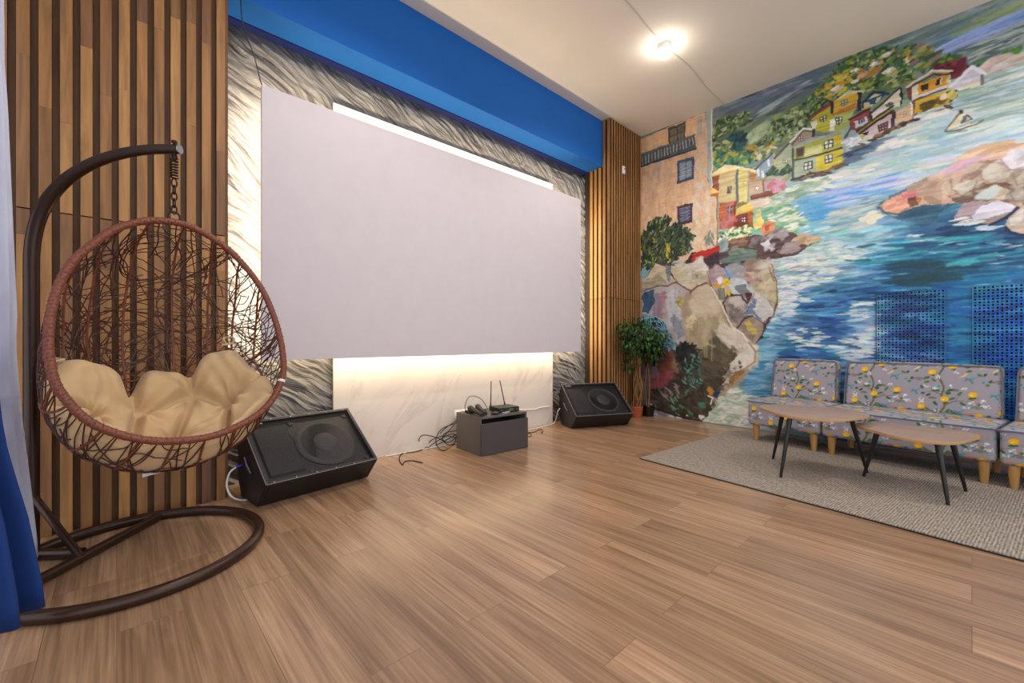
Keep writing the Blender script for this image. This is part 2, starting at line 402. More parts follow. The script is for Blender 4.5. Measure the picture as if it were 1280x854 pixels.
dabs(Z2, [(20,480),(130,380),(350,150),(560,20),(900,0),(1139,0),(1139,220),(900,330),(560,380),(280,470),(100,600)], 900, VEG, 4.6, 2.3, -.5, .9, 16, .9)
dabs(Z2, [(120,420),(250,320),(420,180),(560,180),(400,330),(300,440)], 44, [(205,175,40),(190,150,30),(165,170,50),(205,190,90)], 4, 2.2, -.4, .9, 12, .9)
dabs(Z2, [(520,200),(680,180),(700,240),(560,260)], 26, [(190,130,30),(170,120,40),(70,120,170),(200,160,120)], 5, 3, -.4, .8, 12, .9)
for q in ((480,190),(770,60),(650,155),(290,370),(480,300),(790,210),(950,105),(330,370),(820,190)):
    dabs(Z2, [(q[0]-32,q[1]+11),(q[0]-8,q[1]-16),(q[0]+36,q[1]-8),(q[0]+14,q[1]+18)], 4, [(222,212,188),(230,226,218),(205,182,158)], 4.5, 2, -.4, .4, 8, .9)
dabs(Z2, [(960,20),(1080,0),(1090,60),(1000,80)], 22, [(200,130,30),(215,150,40),(140,150,60)], 6, 3, -.8, .5, 10, .9)
dabs(Z3, [(0,620),(0,420),(110,450),(220,500),(300,600),(240,700),(60,800)], 90, [(90,120,70),(130,90,110),(110,120,60),(60,90,60),(120,130,150),(150,160,70)], 6, 3, -.8, .7, 14, .85)
dabs(Z3, [(220,640),(440,560),(480,630),(300,660)], 26, [(70,110,50),(110,150,40),(60,80,60)], 6, 3, -.6, .6, 10, .85)
dabs(Z3, [(230,700),(320,650),(540,665),(480,760),(400,800),(370,720)], 50, [(100,25,40),(75,20,35),(130,50,60)], 7, 4, -.4, .6, 10, .9)
dabs(Z3, [(640,660),(740,620),(730,720),(680,710)], 18, [(75,130,50),(120,150,40),(40,90,60)], 6, 2.6, -1., .7, 10, .9)
dabs(Z3, [(910,600),(960,530),(1010,560),(1090,510),(1100,540),(1000,580),(950,640)], 24, [(70,130,50),(120,160,50),(40,100,70)], 6, 2.6, -.8, .7, 10, .9)
dabs(Z3, [(750,700),(760,630),(880,600),(920,660),(1139,560),(1139,620),(900,690)], 60, [(180,155,140),(205,185,170),(165,130,115),(215,200,195)], 9, 4, -.3, .4, 10, .85)
line(Z3, [(720,760),(900,690),(1139,620)], 1.2, (190,190,215), .8)

# hillside houses
BLK = (40,35,45); WHT = (225,222,215)
poly(Z4, [(455,160),(620,15),(640,170),(560,235),(460,230)], (135,160,178)); line(Z4, [(455,155),(620,10)], 1.3, (50,80,110)); line(Z4, [(625,15),(640,165)], 1, (215,200,60))
for q in ((480,160),(520,175),(575,75)): line(Z4, [(q[0],q[1]),(q[0]+5,q[1]+45)], 1.6, (225,230,232))
poly(Z4, [(640,60),(700,0),(775,-40),(775,120),(650,165)], (170,185,150)); window(Z4, [(700,50),(745,45),(745,95),(700,100)], (110,120,100), WHT)
poly(Z1, [(635,840),(760,700),(780,720),(780,854),(640,854)], (165,180,150)); line(Z1, [(630,840),(765,695)], 1.6, (90,70,90))
dabs(Z4, [(580,205),(610,110),(650,170),(760,130),(775,200),(640,220)], 45, [(35,75,50),(60,105,65),(25,60,45)], 5, 2.4, -.8, .7, 10, .9)
dabs(Z4, [(590,235),(760,200),(770,240),(690,270)], 24, [(150,160,120),(185,185,150)], 6, 2.4, -.2, .4, 8, .8)
poly(Z1, [(775,700),(890,575),(975,590),(975,650),(790,745)], (150,140,118)); line(Z1, [(770,690),(890,570),(975,585)], 1.5, (215,218,205)); line(Z1, [(785,712),(890,592),(970,604)], .9, (60,60,60)); window(Z1, [(840,650),(880,640),(878,685),(842,692)], (120,60,60), (225,215,215))
line(Z1, [(972,590),(972,650)], 1.6, BLK)
poly(Z0, [(313,360),(470,300),(497,295),(500,352),(318,400)], (178,186,82)); poly(Z0, [(318,402),(500,352),(500,412),(316,464)], (215,200,62))
poly(Z0, [(316,402),(398,382),(400,442),(316,464)], (168,184,158), 1, .6, 10); poly(Z0, [(358,362),(420,340),(420,372),(360,388)], (212,215,150), .8)
poly(Z0, [(302,362),(380,322),(495,291),(497,303),(400,328),(315,366)], (150,163,165)); poly(Z0, [(465,306),(490,300),(492,345),(468,352)], (200,175,40), .9)
window(Z0, [(327,358),(357,350),(357,384),(328,394)], (120,100,70), (75,62,50), (0,0))
for q in ([(427,330),(460,322),(460,352),(427,362)], [(430,382),(458,375),(458,405),(430,412)], [(355,408),(387,400),(387,428),(355,436)]): window(Z0, q, (75,80,70), (228,228,218), (1,1))
line(Z0, [(316,402),(400,382),(500,352)], 1.2, (60,65,60)); line(Z0, [(316,360),(316,466)], 1.6, (75,85,90)); line(Z0, [(495,296),(502,408)], 1.8, (150,165,175)); line(Z0, [(310,470),(420,442),(505,412)], 1.6, (40,38,45))
dabs(Z0, [(330,468),(500,418),(515,405),(525,410),(420,455),(320,478)], 26, [(120,90,60),(60,50,55),(90,75,70)], 5, 1.6, 0, .3, 8, .8)
poly(Z2, [(70,640),(275,490),(285,575),(270,740),(140,745),(130,640)], (182,178,48)); poly(Z2, [(62,642),(275,478),(283,510),(85,640)], (150,40,70)); line(Z2, [(70,625),(272,475)], .8, (70,30,40))
poly(Z2, [(90,652),(142,636),(135,715),(108,722)], (215,215,190)); window(Z2, [(172,618),(232,598),(228,648),(178,662)], BLK, WHT)
poly(Z2, [(290,480),(440,385),(515,395),(500,530),(280,600)], (205,165,48)); poly(Z2, [(285,595),(500,470),(495,540),(290,612)], (182,112,50), .9)
poly(Z2, [(280,612),(500,535),(440,640),(380,730),(265,742)], (165,182,92)); poly(Z2, [(258,645),(310,635),(312,725),(270,732)], (230,230,218))
poly(Z2, [(300,472),(440,372),(565,378),(562,400),(450,398),(320,465)], (188,192,158)); poly(Z2, [(508,400),(546,398),(538,560),(506,572)], (32,35,58))
window(Z2, [(315,625),(378,603),(374,665),(318,682)], BLK, WHT); window(Z2, [(360,475),(418,458),(414,505),(365,520)], (70,100,90), (190,205,200))
line(Z2, [(282,480),(282,580)], 1.6, (30,30,45)); poly(Z2, [(290,450),(340,400),(420,340),(420,380),(310,440)], (215,210,30), .8)
poly(Z2, [(570,470),(650,395),(780,405),(730,440),(640,525),(565,545)], (188,192,152)); line(Z2, [(560,485),(655,393),(788,408)], 1.8, (25,45,85)); line(Z2, [(575,480),(720,425)], 1.1, (25,45,85)); poly(Z2, [(720,410),(785,408),(720,460)], (28,48,88))
poly(Z2, [(612,470),(672,452),(668,500),(618,508)], (40,72,120)); poly(Z2, [(550,480),(575,470),(570,540),(548,545)], (30,50,85)); poly(Z2, [(545,545),(640,515),(600,545),(545,565)], (205,150,40))
poly(Z2, [(435,640),(615,545),(625,640),(500,732),(450,715)], (125,58,60)); poly(Z2, [(478,650),(600,600),(598,660),(490,712)], (190,186,202)); line(Z2, [(440,632),(615,545)], 1.4, (60,25,40)); line(Z2, [(450,650),(600,575)], 1.2, (165,60,75))
for k in range(3): line(Z2, [(525+k*20,635-k*8),(530+k*20,668-k*8)], .8, (60,60,80))
poly(Z2, [(612,570),(650,560),(650,640),(615,650)], (60,40,45))
poly(Z2, [(640,580),(880,370),(892,510),(845,522),(650,642)], (215,206,178)); poly(Z2, [(650,590),(840,500),(840,525),(660,635)], (205,200,225), .7); poly(Z2, [(884,360),(912,354),(908,492),(890,512)], (30,42,72)); line(Z2, [(640,575),(885,362)], 1.3, (45,50,65)); window(Z2, [(757,507),(822,483),(816,520),(765,532)], (60,75,68), (150,165,155))
poly(Z2, [(520,752),(800,560),(842,590),(840,712),(560,812)], (200,182,184)); poly(Z2, [(512,745),(822,528),(826,558),(540,748)], (160,150,35)); line(Z2, [(505,740),(822,522)], 1.3, (45,30,40)); line(Z2, [(540,752),(822,562)], 1.5, (50,25,40)); poly(Z2, [(800,555),(850,560),(845,705),(812,715)], (75,40,60))
for p in ([(700,690),(775,660)],[(700,715),(775,688)],[(702,745),(775,718)],[(700,690),(704,745)],[(725,680),(728,735)],[(750,670),(752,728)],[(775,660),(775,718)]): line(Z2, p, .9, (80,35,50))
poly(Z2, [(555,755),(605,735),(600,765),(570,780)], (40,25,30)); poly(Z2, [(545,770),(580,765),(575,805),(550,810)], (175,165,60))
poly(Z2, [(400,854),(450,715),(520,755),(540,830),(420,854)], (150,165,180)); dabs(Z2, [(410,840),(470,790),(530,790),(520,854)], 12, [(235,235,235),(190,200,215)], 6, 3, -.3, .4, 6, .9); line(Z2, [(452,705),(405,800)], 1.2, (50,70,80))
poly(Z2, [(850,565),(970,500),(985,640),(855,672)], (215,175,135)); window(Z2, [(890,570),(946,556),(942,606),(895,618)], (170,150,120), (225,222,205)); poly(Z2, [(970,490),(1000,470),(1010,620),(985,635)], (150,150,120)); poly(Z2, [(968,480),(992,475),(998,590),(980,600)], WHT)
poly(Z2, [(990,475),(1040,455),(1040,590),(1010,610)], (135,65,55)); poly(Z2, [(1020,480),(1060,470),(1055,560),(1025,565)], (215,210,205), .9)
poly(ZB, [(605,225),(840,140),(848,230),(610,292)], (215,150,38)); poly(ZB, [(605,225),(665,202),(660,275),(610,292)], (226,216,182)); poly(ZB, [(600,228),(628,222),(626,290),(606,296)], (120,50,62))
poly(ZB, [(596,216),(740,122),(862,122),(840,142),(750,142),(606,228)], (166,150,126)); line(ZB, [(600,222),(742,126),(860,126)], 1, (215,208,190)); line(ZB, [(606,230),(750,145),(838,145)], 1.1, (75,50,40))
poly(ZB, [(650,290),(848,235),(842,312),(640,372)], (205,166,45)); line(ZB, [(640,284),(845,215)], 2.2, (215,210,212)); line(ZB, [(640,292),(845,224)], .8, (60,45,50))
poly(ZB, [(678,208),(722,198),(720,240),(684,248)], (45,40,20)); poly(ZB, [(768,178),(798,166),(796,210),(770,216)], (40,35,25)); poly(ZB, [(798,168),(808,165),(806,205),(797,210)], (215,215,215))
dabs(ZB, [(690,310),(820,265),(830,290),(700,345)], 16, [(110,90,20),(235,215,170),(80,65,20)], 6, 2.6, -.1, .3, 8, .9)
poly(ZB, [(832,150),(850,148),(858,240),(842,300)], (205,200,165)); dabs(ZB, [(840,310),(850,220),(890,240),(880,270)], 14, [(190,180,70),(70,60,50),(215,205,110)], 5, 2, -.8, .5, 8, .9)
poly(ZB, [(850,222),(965,104),(1036,146),(1026,206),(890,246)], (208,204,220)); line(ZB, [(850,215),(965,104),(1040,140)], 1.8, (228,226,238)); poly(ZB, [(900,210),(1020,180),(1024,206),(895,244)], (212,206,180)); line(ZB, [(1026,150),(1024,200)], 1.4, (110,105,110)); poly(ZB, [(915,180),(960,165),(955,200),(920,205)], (225,222,245))
dabs(ZB, [(0,722),(120,690),(280,640),(300,625),(260,610),(420,500),(540,440),(640,400),(850,318),(850,330),(640,412),(440,510),(320,548),(310,632),(150,690),(0,735)], 80, [(115,85,50),(80,60,45),(150,120,85),(50,40,50)], 5, 1.8, 0, .3, 10, .85)
dabs(ZB, [(250,590),(330,560),(460,520),(340,620),(300,650)], 26, [(40,60,100),(70,95,130),(100,125,150)], 12, 2, 0, .1, 8, .75)
for q in ((80,745),(240,705),(400,675),(500,545),(560,540),(20,785),(170,720),(620,470),(760,370)):
    dabs(ZB, [(q[0]-50,q[1]+12),(q[0],q[1]-12),(q[0]+55,q[1]-14),(q[0]+10,q[1]+14)], 6, [(230,230,232),(215,215,205)], 11, 2, 0, .1, 6, .85)
# sailing boat
poly(ZB, [(818,462),(900,452),(1022,402),(965,456),(850,477)], (205,200,178)); poly(ZB, [(820,455),(905,362),(950,368),(972,400),(905,442)], (215,210,178)); poly(ZB, [(905,435),(915,382),(942,374),(966,398)], (95,100,112)); poly(ZB, [(925,420),(935,390),(955,398)], (170,175,180))
line(ZB, [(822,462),(908,350)], .9, (110,100,80)); line(ZB, [(905,350),(906,362)], 1.6, (50,45,60)); line(ZB, [(820,468),(900,464),(985,430),(1022,405)], .9, (90,90,90)); line(ZB, [(830,480),(930,470)], 1, (110,130,140), .7)

# rocky spit on the right
poly(Z5, [(340,350),(390,300),(500,240),(590,180),(600,190),(520,260),(400,325),(380,385),(520,365),(600,350),(780,330),(740,360),(640,420),(560,430),(400,400)], (45,80,105), .6, 1.6)
SP = [(360,345),(390,310),(500,255),(530,220),(600,180),(700,140),(800,80),(950,15),(1010,0),(1139,-10),(1700,-90),(1700,420),(1139,350),(1050,335),(900,312),(780,326),(600,340),(520,356),(450,380),(390,375)]
poly(Z5, SP, (182,150,132)); dabs(Z5, SP, 160, [(195,165,145),(170,138,120),(205,185,165),(150,120,105),(215,170,150)], 10, 4, -.4, .5, 10, .7)
poly(Z5, [(620,178),(830,62),(1010,0),(1139,-10),(1500,-60),(1500,30),(1139,50),(980,80),(800,110),(690,182)], (222,184,158), .9, 1.2); dabs(Z5, [(690,150),(800,95),(930,40),(950,60),(800,125)], 24, [(205,170,195),(190,165,190),(225,180,175)], 14, 2.4, -.3, .1, 8, .7)
dabs(Z5, [(780,80),(1000,0),(1139,-8),(1139,15),(1000,30)], 24, [(215,165,125),(195,150,115),(225,200,175)], 14, 2.6, -.1, .1, 8, .8)
poly(Z5, [(740,292),(880,235),(930,215),(1050,215),(1139,200),(1500,180),(1500,400),(1139,330),(900,306),(780,327)], (118,90,76), .95, 1.2)
for q, c in (([(905,152),(960,108),(1038,128),(1045,188),(965,218),(905,192)], (190,180,166)), ([(742,250),(800,214),(882,205),(872,250),(800,282)], (198,190,174)), ([(905,272),(988,224),(1062,250),(1034,306),(930,306)], (196,180,156)),
             ([(1015,82),(1078,20),(1145,16),(1200,60),(1180,140),(1062,142)], (205,200,212)), ([(1060,270),(1100,242),(1145,240),(1160,312),(1085,314)], (178,164,158)), ([(1070,160),(1139,155),(1180,200),(1100,225)], (170,158,142)),
             ([(1230,180),(1300,120),(1400,160),(1380,240),(1260,250)], (190,178,165)), ([(1190,280),(1300,250),(1380,300),(1300,350),(1200,340)], (180,165,158))):
    poly(Z5, q, c, 1, .8, 12); dabs(Z5, q, 14, [tuple(x+18 for x in c), tuple(x-25 for x in c)], 8, 3.2, -.4, .6, 6, .55); line(Z5, q[len(q)//2:]+q[:1], .8, (130,105,90), .5)
dabs(Z5, [(910,275),(985,235),(1000,260),(940,300)], 8, [(195,205,205),(185,200,205)], 8, 4, -.4, .3, 5, .8)
poly(Z5, [(364,345),(400,310),(500,262),(512,340),(450,378),(385,370)], (225,158,134)); dabs(Z5, [(380,345),(490,280),(500,330),(400,365)], 14, [(235,175,150),(210,140,120)], 9, 3, -.3, .4, 6, .7)
poly(Z5, [(498,302),(545,288),(562,342),(510,352)], (110,70,55)); poly(Z5, [(540,292),(575,300),(560,335)], (185,105,80)); poly(Z5, [(462,282),(548,252),(545,282),(482,302)], (220,110,128), .9)
poly(Z5, [(750,422),(790,350),(860,308),(935,320),(862,380),(872,418)], (165,142,156)); poly(Z5, [(852,392),(920,330),(1000,314),(1096,345),(1042,402),(940,442),(870,428)], (206,202,222)); poly(Z5, [(866,418),(950,402),(1075,368),(1034,408),(940,442),(880,430)], (152,136,130)); poly(Z5, [(1028,445),(1060,390),(1139,338),(1260,340),(1400,420),(1300,500),(1139,492),(1060,482)], (196,176,156)); poly(Z5, [(1050,420),(1139,350),(1139,430),(1070,445)], (210,206,200), .9)
line(Z5, [(855,425),(940,447),(1040,405),(1100,350)], 1.6, (25,35,75)); line(Z5, [(1030,450),(1060,485),(1139,496)], 1.6, (20,40,85)); line(Z5, [(352,350),(385,380),(455,385),(520,360)], 1.0, (50,75,95), .7)
dabs(Z5, [(740,410),(780,400),(860,430),(1000,450),(980,465),(760,440)], 24, W_, 9, 1.3, 0, .15, 6, .85)
# left big facade
poly(Z6, [(0,190),(345,42),(362,165),(358,400),(378,470),(412,488),(412,772),(330,792),(240,835),(0,870)], (220,178,142), 1, .4, 12, True)
dabs(Z6, [(10,330),(300,230),(300,560),(10,620)], 120, [(222,172,135),(210,165,140),(228,190,160),(200,160,135),(226,185,130)], 8, 4, 1.4, .5, 8, .55)
dabs(Z6, [(290,250),(362,180),(410,500),(410,770),(280,790),(200,660),(290,500)], 130, [(225,205,172),(215,190,155),(205,180,160),(228,212,180),(210,200,190)], 9, 4, 1.4, .4, 8, .55)
dabs(Z6, [(15,240),(150,130),(345,55),(345,160),(295,168),(20,265)], 40, [(232,180,118),(228,172,125),(235,190,140)], 9, 4, 1.0, .6, 8, .6)
dabs(Z6, [(50,340),(120,320),(110,420),(60,420)], 14, [(180,165,160)], 8, 4, 1.4, .3, 8, .4)
poly(Z6, [(345,46),(386,28),(384,470),(366,442),(358,165)], (172,178,172), .9, .5, 10, True); poly(Z6, [(305,70),(335,60),(333,165),(308,172)], (165,165,158), .8); line(Z6, [(384,30),(383,465)], 1.0, (225,226,222))
poly(Z6, [(150,128),(243,92),(243,188),(157,214)], (70,74,74)); poly(Z6, [(162,137),(196,123),(196,198),(164,208)], (128,116,86)); poly(Z6, [(202,120),(236,106),(234,185),(204,196)], (120,110,84)); line(Z6, [(163,172),(236,146)], .8, (70,74,74)); line(Z6, [(182,130),(182,202)], .6, (80,82,76)); line(Z6, [(219,112),(219,190)], .6, (80,82,76))
poly(Z6, [(0,275),(292,164),(298,242),(150,292),(0,340)], (72,88,98), 1, .4)
for k in range(17):
    x = 12+k*16.8; yt = 282-k*6.5
    line(Z6, [(x,yt),(x+1,yt+42-k*.2)], 1.0, (188,190,182) if k % 3 else (190,150,110), .9)
line(Z6, [(0,272),(292,164)], 1.6, (95,108,112)); line(Z6, [(0,334),(150,288),(298,238)], 1.4, (45,58,70))
window(Z6, [(197,305),(290,280),(288,400),(198,427)], (68,80,98), (122,140,160), (1,0), 1.6)
window(Z6, [(197,548),(282,527),(278,632),(200,650)], (78,46,56), (68,78,110), (1,0), 1.6)
for k in range(8): line(Z6, [(210+k%3*6,325+k*11),(270-k%2*14,310+k*11)], .7, (175,188,200), .8); line(Z6, [(212+k%3*5,562+k*9),(265-k%2*10,548+k*9)], .6, (165,170,190), .7)
poly(Z6, [(376,448),(428,466),(420,486),(380,496)], (226,156,62)); line(Z6, [(376,446),(428,464)], 1.0, (240,200,110))
dabs(Z6, [(345,760),(350,690),(385,660),(398,750)], 18, [(90,105,100),(120,130,120)], 8, 1.2, 1.5, .3, 8, .7)
line(Z6, [(412,490),(413,770)], 1.2, (150,110,90))
# lower village
poly(Z4, [(72,215),(135,200),(135,362),(72,330)], (152,82,66)); poly(Z4, [(135,200),(292,165),(286,432),(130,452)], (206,186,132)); poly(Z4, [(300,168),(402,168),(386,442),(288,472)], (216,206,126)); poly(Z4, [(290,440),(390,440),(380,460),(300,500),(285,480)], (150,135,90))
poly(Z4, [(72,216),(88,172),(190,118),(290,128),(465,162),(458,188),(300,166)], (240,226,175)); line(Z4, [(75,212),(300,164),(460,186)], 1.2, (228,188,70)); poly(Z4, [(405,180),(462,186),(456,236),(405,238)], (182,112,52)); line(Z4, [(296,165),(292,440)], 1.8, (95,100,115)); line(Z4, [(402,170),(388,440)], 1.2, (150,150,140))
poly(Z4, [(60,320),(135,345),(130,362),(62,375)], (235,200,110)); poly(Z4, [(62,375),(130,362),(130,395),(64,400)], (190,100,50))
poly(Z4, [(135,452),(288,432),(288,684),(130,694)], (186,102,88)); poly(Z4, [(138,476),(190,466),(176,604),(140,594)], (196,102,42)); poly(Z4, [(265,440),(290,432),(288,660),(262,660)], (150,50,40)); dabs(Z4, [(190,560),(280,540),(280,660),(150,680)], 16, [(200,130,130),(190,95,85)], 7, 4, 1.4, .4, 8, .6)
poly(Z4, [(288,556),(438,518),(438,672),(288,684)], (125,55,40)); poly(Z4, [(388,532),(438,518),(434,664),(400,668)], (176,98,42)); poly(Z4, [(284,552),(300,500),(402,444),(458,494),(432,514)], (236,208,112)); line(Z4, [(286,556),(432,516),(458,496)], 1.3, (225,180,60))
poly(Z4, [(205,307),(252,295),(248,360),(204,370)], (88,76,72)); poly(Z4, [(222,312),(246,306),(244,350),(224,356)], (135,125,120)); poly(Z4, [(208,486),(256,472),(252,540),(210,546)], (85,78,78)); line(Z4, [(232,480),(225,540)], .9, (170,165,165)); line(Z4, [(212,515),(252,505)], .7, (170,165,165))
window(Z4, [(325,582),(376,574),(370,630),(330,632)], (70,35,30), (238,226,222)); window(Z4, [(350,262),(382,258),(378,295),(350,298)], (215,90,60), (240,215,190), (0,0)); 
poly(Z4, [(400,252),(546,236),(532,352),(400,386)], (202,172,142)); poly(Z4, [(398,240),(546,232),(562,256),(400,264)], (190,150,110)); window(Z4, [(452,310),(492,304),(490,340),(456,344)], (150,120,100), (235,230,228), (0,0)); line(Z4, [(530,250),(528,350)], 1.2, (130,95,75))
poly(Z4, [(398,396),(540,355),(695,330),(645,382),(420,432)], (130,60,46)); dabs(Z4, [(560,362),(570,300),(640,252),(730,288),(695,342)], 40, [(206,132,142),(190,110,120),(222,160,175),(205,150,190)], 5.5, 3.4, -.4, .8, 8, .85)
poly(Z4, [(400,440),(560,410),(620,420),(560,490),(460,500)], (222,200,180), .9)
dabs(Z4, [(560,460),(760,330),(1139,230),(1139,300),(900,400),(700,490),(560,520)], 90, [(150,180,150),(190,205,185),(225,228,225),(120,160,140),(165,185,150)], 10, 2.2, 0, .15, 10, .7)
dabs(Z4, [(500,560),(560,500),(800,480),(890,640),(800,740),(640,690),(520,620)], 130, [(105,170,132),(140,185,150),(85,150,118),(180,200,150)], 8, 2.4, 0, .25, 10, .75)
dabs(Z4, [(540,560),(820,480),(900,660),(1000,720),(800,700),(640,640)], 34, [(228,228,222),(215,220,208)], 6, 1.7, 0, .2, 6, .85)
dabs(Z4, [(130,790),(130,720),(300,680),(420,650),(450,740),(300,790)], 90, [(238,234,205),(225,225,160),(90,140,60),(240,238,225),(60,110,50)], 4.5, 2.6, -.2, .8, 8, .9)
poly(Z4, [(438,660),(492,565),(532,602),(522,664),(460,692)], (236,216,122)); poly(Z4, [(440,640),(470,520),(500,505),(500,570)], (200,200,120), .9)
poly(Z4, [(500,705),(520,640),(590,608),(636,650),(636,692),(540,738)], (216,132,88)); poly(Z4, [(540,652),(586,640),(582,690),(546,702)], (176,82,42))
# rocks by the shore under the village
poly(Z4, [(120,854),(200,790),(330,765),(540,735),(640,690),(800,720),(900,790),(1060,760),(900,860),(820,920),(640,960),(120,960)], (88,66,68), 1, 1)
for q, c in (([(205,800),(320,768),(386,790),(372,838),(262,842)], (140,106,86)), ([(390,830),(440,770),(540,738),(570,770),(480,800),(420,850)], (118,108,112)), ([(560,740),(620,692),(720,695),(750,745),(690,790),(600,760)], (150,140,142)),
             ([(500,820),(560,770),(610,830),(600,880)], (195,192,205)), ([(760,800),(860,725),(1040,750),(1060,780),(900,830)], (190,165,130)), ([(680,860),(720,810),(800,800),(860,860),(790,910),(690,900)], (150,130,135)), ([(120,850),(160,790),(215,820),(220,870),(130,900)], (140,160,165)), ([(220,880),(300,845),(400,860),(480,880),(420,940),(240,950)], (110,130,115))):
    poly(Z4, q, c, 1, .8, 12); dabs(Z4, q, 8, [tuple(x+22 for x in c), tuple(x-30 for x in c)], 7, 2.6, -.3, .5, 6, .6)
poly(Z7, [(600,30),(700,-10),(890,-20),(885,40),(720,62),(640,64)], (92,115,106), 1, 1)
poly(Z7, [(-80,190),(40,190),(40,460),(-80,460)], (150,140,120), 1, 0); poly(Z8, [(-80,-100),(60,-100),(60,790),(-80,770)], (105,88,92), 1, 0)
# bush before the facade
BU = [(0,690),(75,610),(160,600),(145,665),(200,640),(285,700),(280,765),(200,825),(100,870),(0,890)]
poly(Z6, BU, (40,62,44), .8, 3); dabs(Z6, BU, 320, [(28,52,40),(45,70,42),(25,45,45),(70,90,45),(35,60,60)], 5.5, 2.4, -1.2, .7, 10, .9)
dabs(Z6, BU, 90, [(125,130,55),(170,160,70),(95,115,60),(150,165,120)], 4.5, 1.5, -1.3, .6, 10, .9)
dabs(Z6, [(130,830),(145,740),(165,760),(160,840)], 10, [(215,185,50)], 6, 1.6, 1.4, .4, 8, .85)
poly(Z7, [(330,62),(390,-25),(600,-40),(615,75),(520,90),(470,20),(400,60)], (62,42,52), 1, .8); poly(Z7, [(388,50),(396,0),(420,-25),(560,-60),(608,-80),(606,-40),(520,0),(480,18),(425,42)], (192,40,30), 1, .6)
# rocks in the left foreground
poly(Z7, [(20,200),(120,50),(240,60),(520,70),(610,60),(800,35),(995,30),(1040,180),(1065,300),(1015,450),(935,600),(870,692),(700,560),(400,400),(20,450)], (78,52,54), 1, 1)
RK = [([(20,205),(120,58),(182,80),(272,192),(212,226),(130,226),(20,272)], (192,176,150)), ([(238,76),(310,48),(372,80),(400,120),(522,88),(524,192),(400,250),(380,266),(290,212),(232,100)], (196,183,156)), ([(352,180),(372,80),(452,18),(527,100),(440,130)], (212,204,190)),
 ([(520,112),(600,70),(690,160),(652,202),(692,262),(622,372),(562,252),(530,182)], (175,152,158)), ([(640,82),(720,55),(832,92),(802,132),(762,182),(690,152),(640,112)], (150,156,162)), ([(758,152),(830,104),(916,130),(922,176),(852,216),(790,192)], (165,128,122)),
 ([(800,48),(880,38),(900,100),(830,100)], (150,128,112)), ([(886,45),(986,36),(996,92),(930,112)], (190,180,170)), ([(918,116),(1002,94),(1022,190),(940,202)], (186,170,142)), ([(830,226),(900,184),(962,240),(1042,188),(1064,300),(1020,392),(960,330),(880,290)], (180,166,132)), ([(945,205),(1000,190),(1030,200),(1020,240),(965,240)], (200,185,155)),
 ([(700,168),(790,180),(862,272),(812,330),(700,290),(668,230)], (188,197,206)), ([(634,372),(700,308),(770,300),(812,362),(792,472),(712,552),(658,462)], (162,150,142)), ([(790,452),(820,380),(890,290),(960,330),(1018,402),(1012,442),(936,502),(870,472)], (192,190,188)), ([(730,552),(800,480),(860,464),(932,520),(942,582),(872,682),(822,652),(780,592)], (150,130,116))]
for q, c in RK:
    poly(Z7, q, c, 1, .9, 12); dabs(Z7, q, 22, [tuple(x+16 for x in c), tuple(x-22 for x in c), tuple(x-8 for x in c)], 9, 4, -.5, .6, 7, .5)
poly(Z7, [(25,205),(110,150),(210,212),(130,226),(20,270)], (152,142,118), .85, 2); poly(Z7, [(190,76),(240,76),(232,204),(210,192)], (112,126,136), .9, 1)
poly(Z7, [(395,130),(480,120),(520,150),(450,180),(400,180)], (165,150,130), .7, 2); poly(Z7, [(420,150),(450,145),(440,180)], (120,110,120), .8)
poly(Z7, [(622,98),(650,108),(702,155),(682,168)], (82,152,218)); poly(Z7, [(535,150),(600,170),(640,200),(600,300),(560,250)], (165,130,140), .7, 2)
poly(Z7, [(700,258),(800,228),(862,290),(822,312),(740,290)], (112,112,118), .9, 2); poly(Z7, [(790,120),(880,130),(910,150),(860,165)], (198,182,160), .8, 1.5)
poly(Z7, [(788,455),(880,312),(880,420),(938,502),(862,472)], (92,116,150), .85, 2); poly(Z7, [(796,512),(842,496),(882,602),(842,602)], (196,176,72), .9, 1.4); poly(Z7, [(866,684),(944,570),(936,620)], (50,36,32)); poly(Z7, [(800,280),(860,280),(830,350),(812,365)], (85,40,50))
dabs(Z7, [(650,480),(700,400),(780,420),(780,470),(712,545)], 14, [(120,108,102),(105,95,92)], 9, 4, 1.2, .5, 6, .6); dabs(Z7, [(690,330),(770,310),(780,360),(720,380)], 8, [(190,180,172)], 9, 4, .2, .4, 6, .6)
line(Z7, [(735,548),(800,478),(860,462)], 1.2, (70,50,48)); line(Z7, [(985,90),(1020,190),(1040,190),(1050,330),(1015,450),(940,590)], .9, (80,62,66), .5); line(Z7, [(700,308),(770,298),(812,360)], 1.2, (60,48,50)); line(Z7, [(640,380),(700,545)], 1.4, (50,40,42))
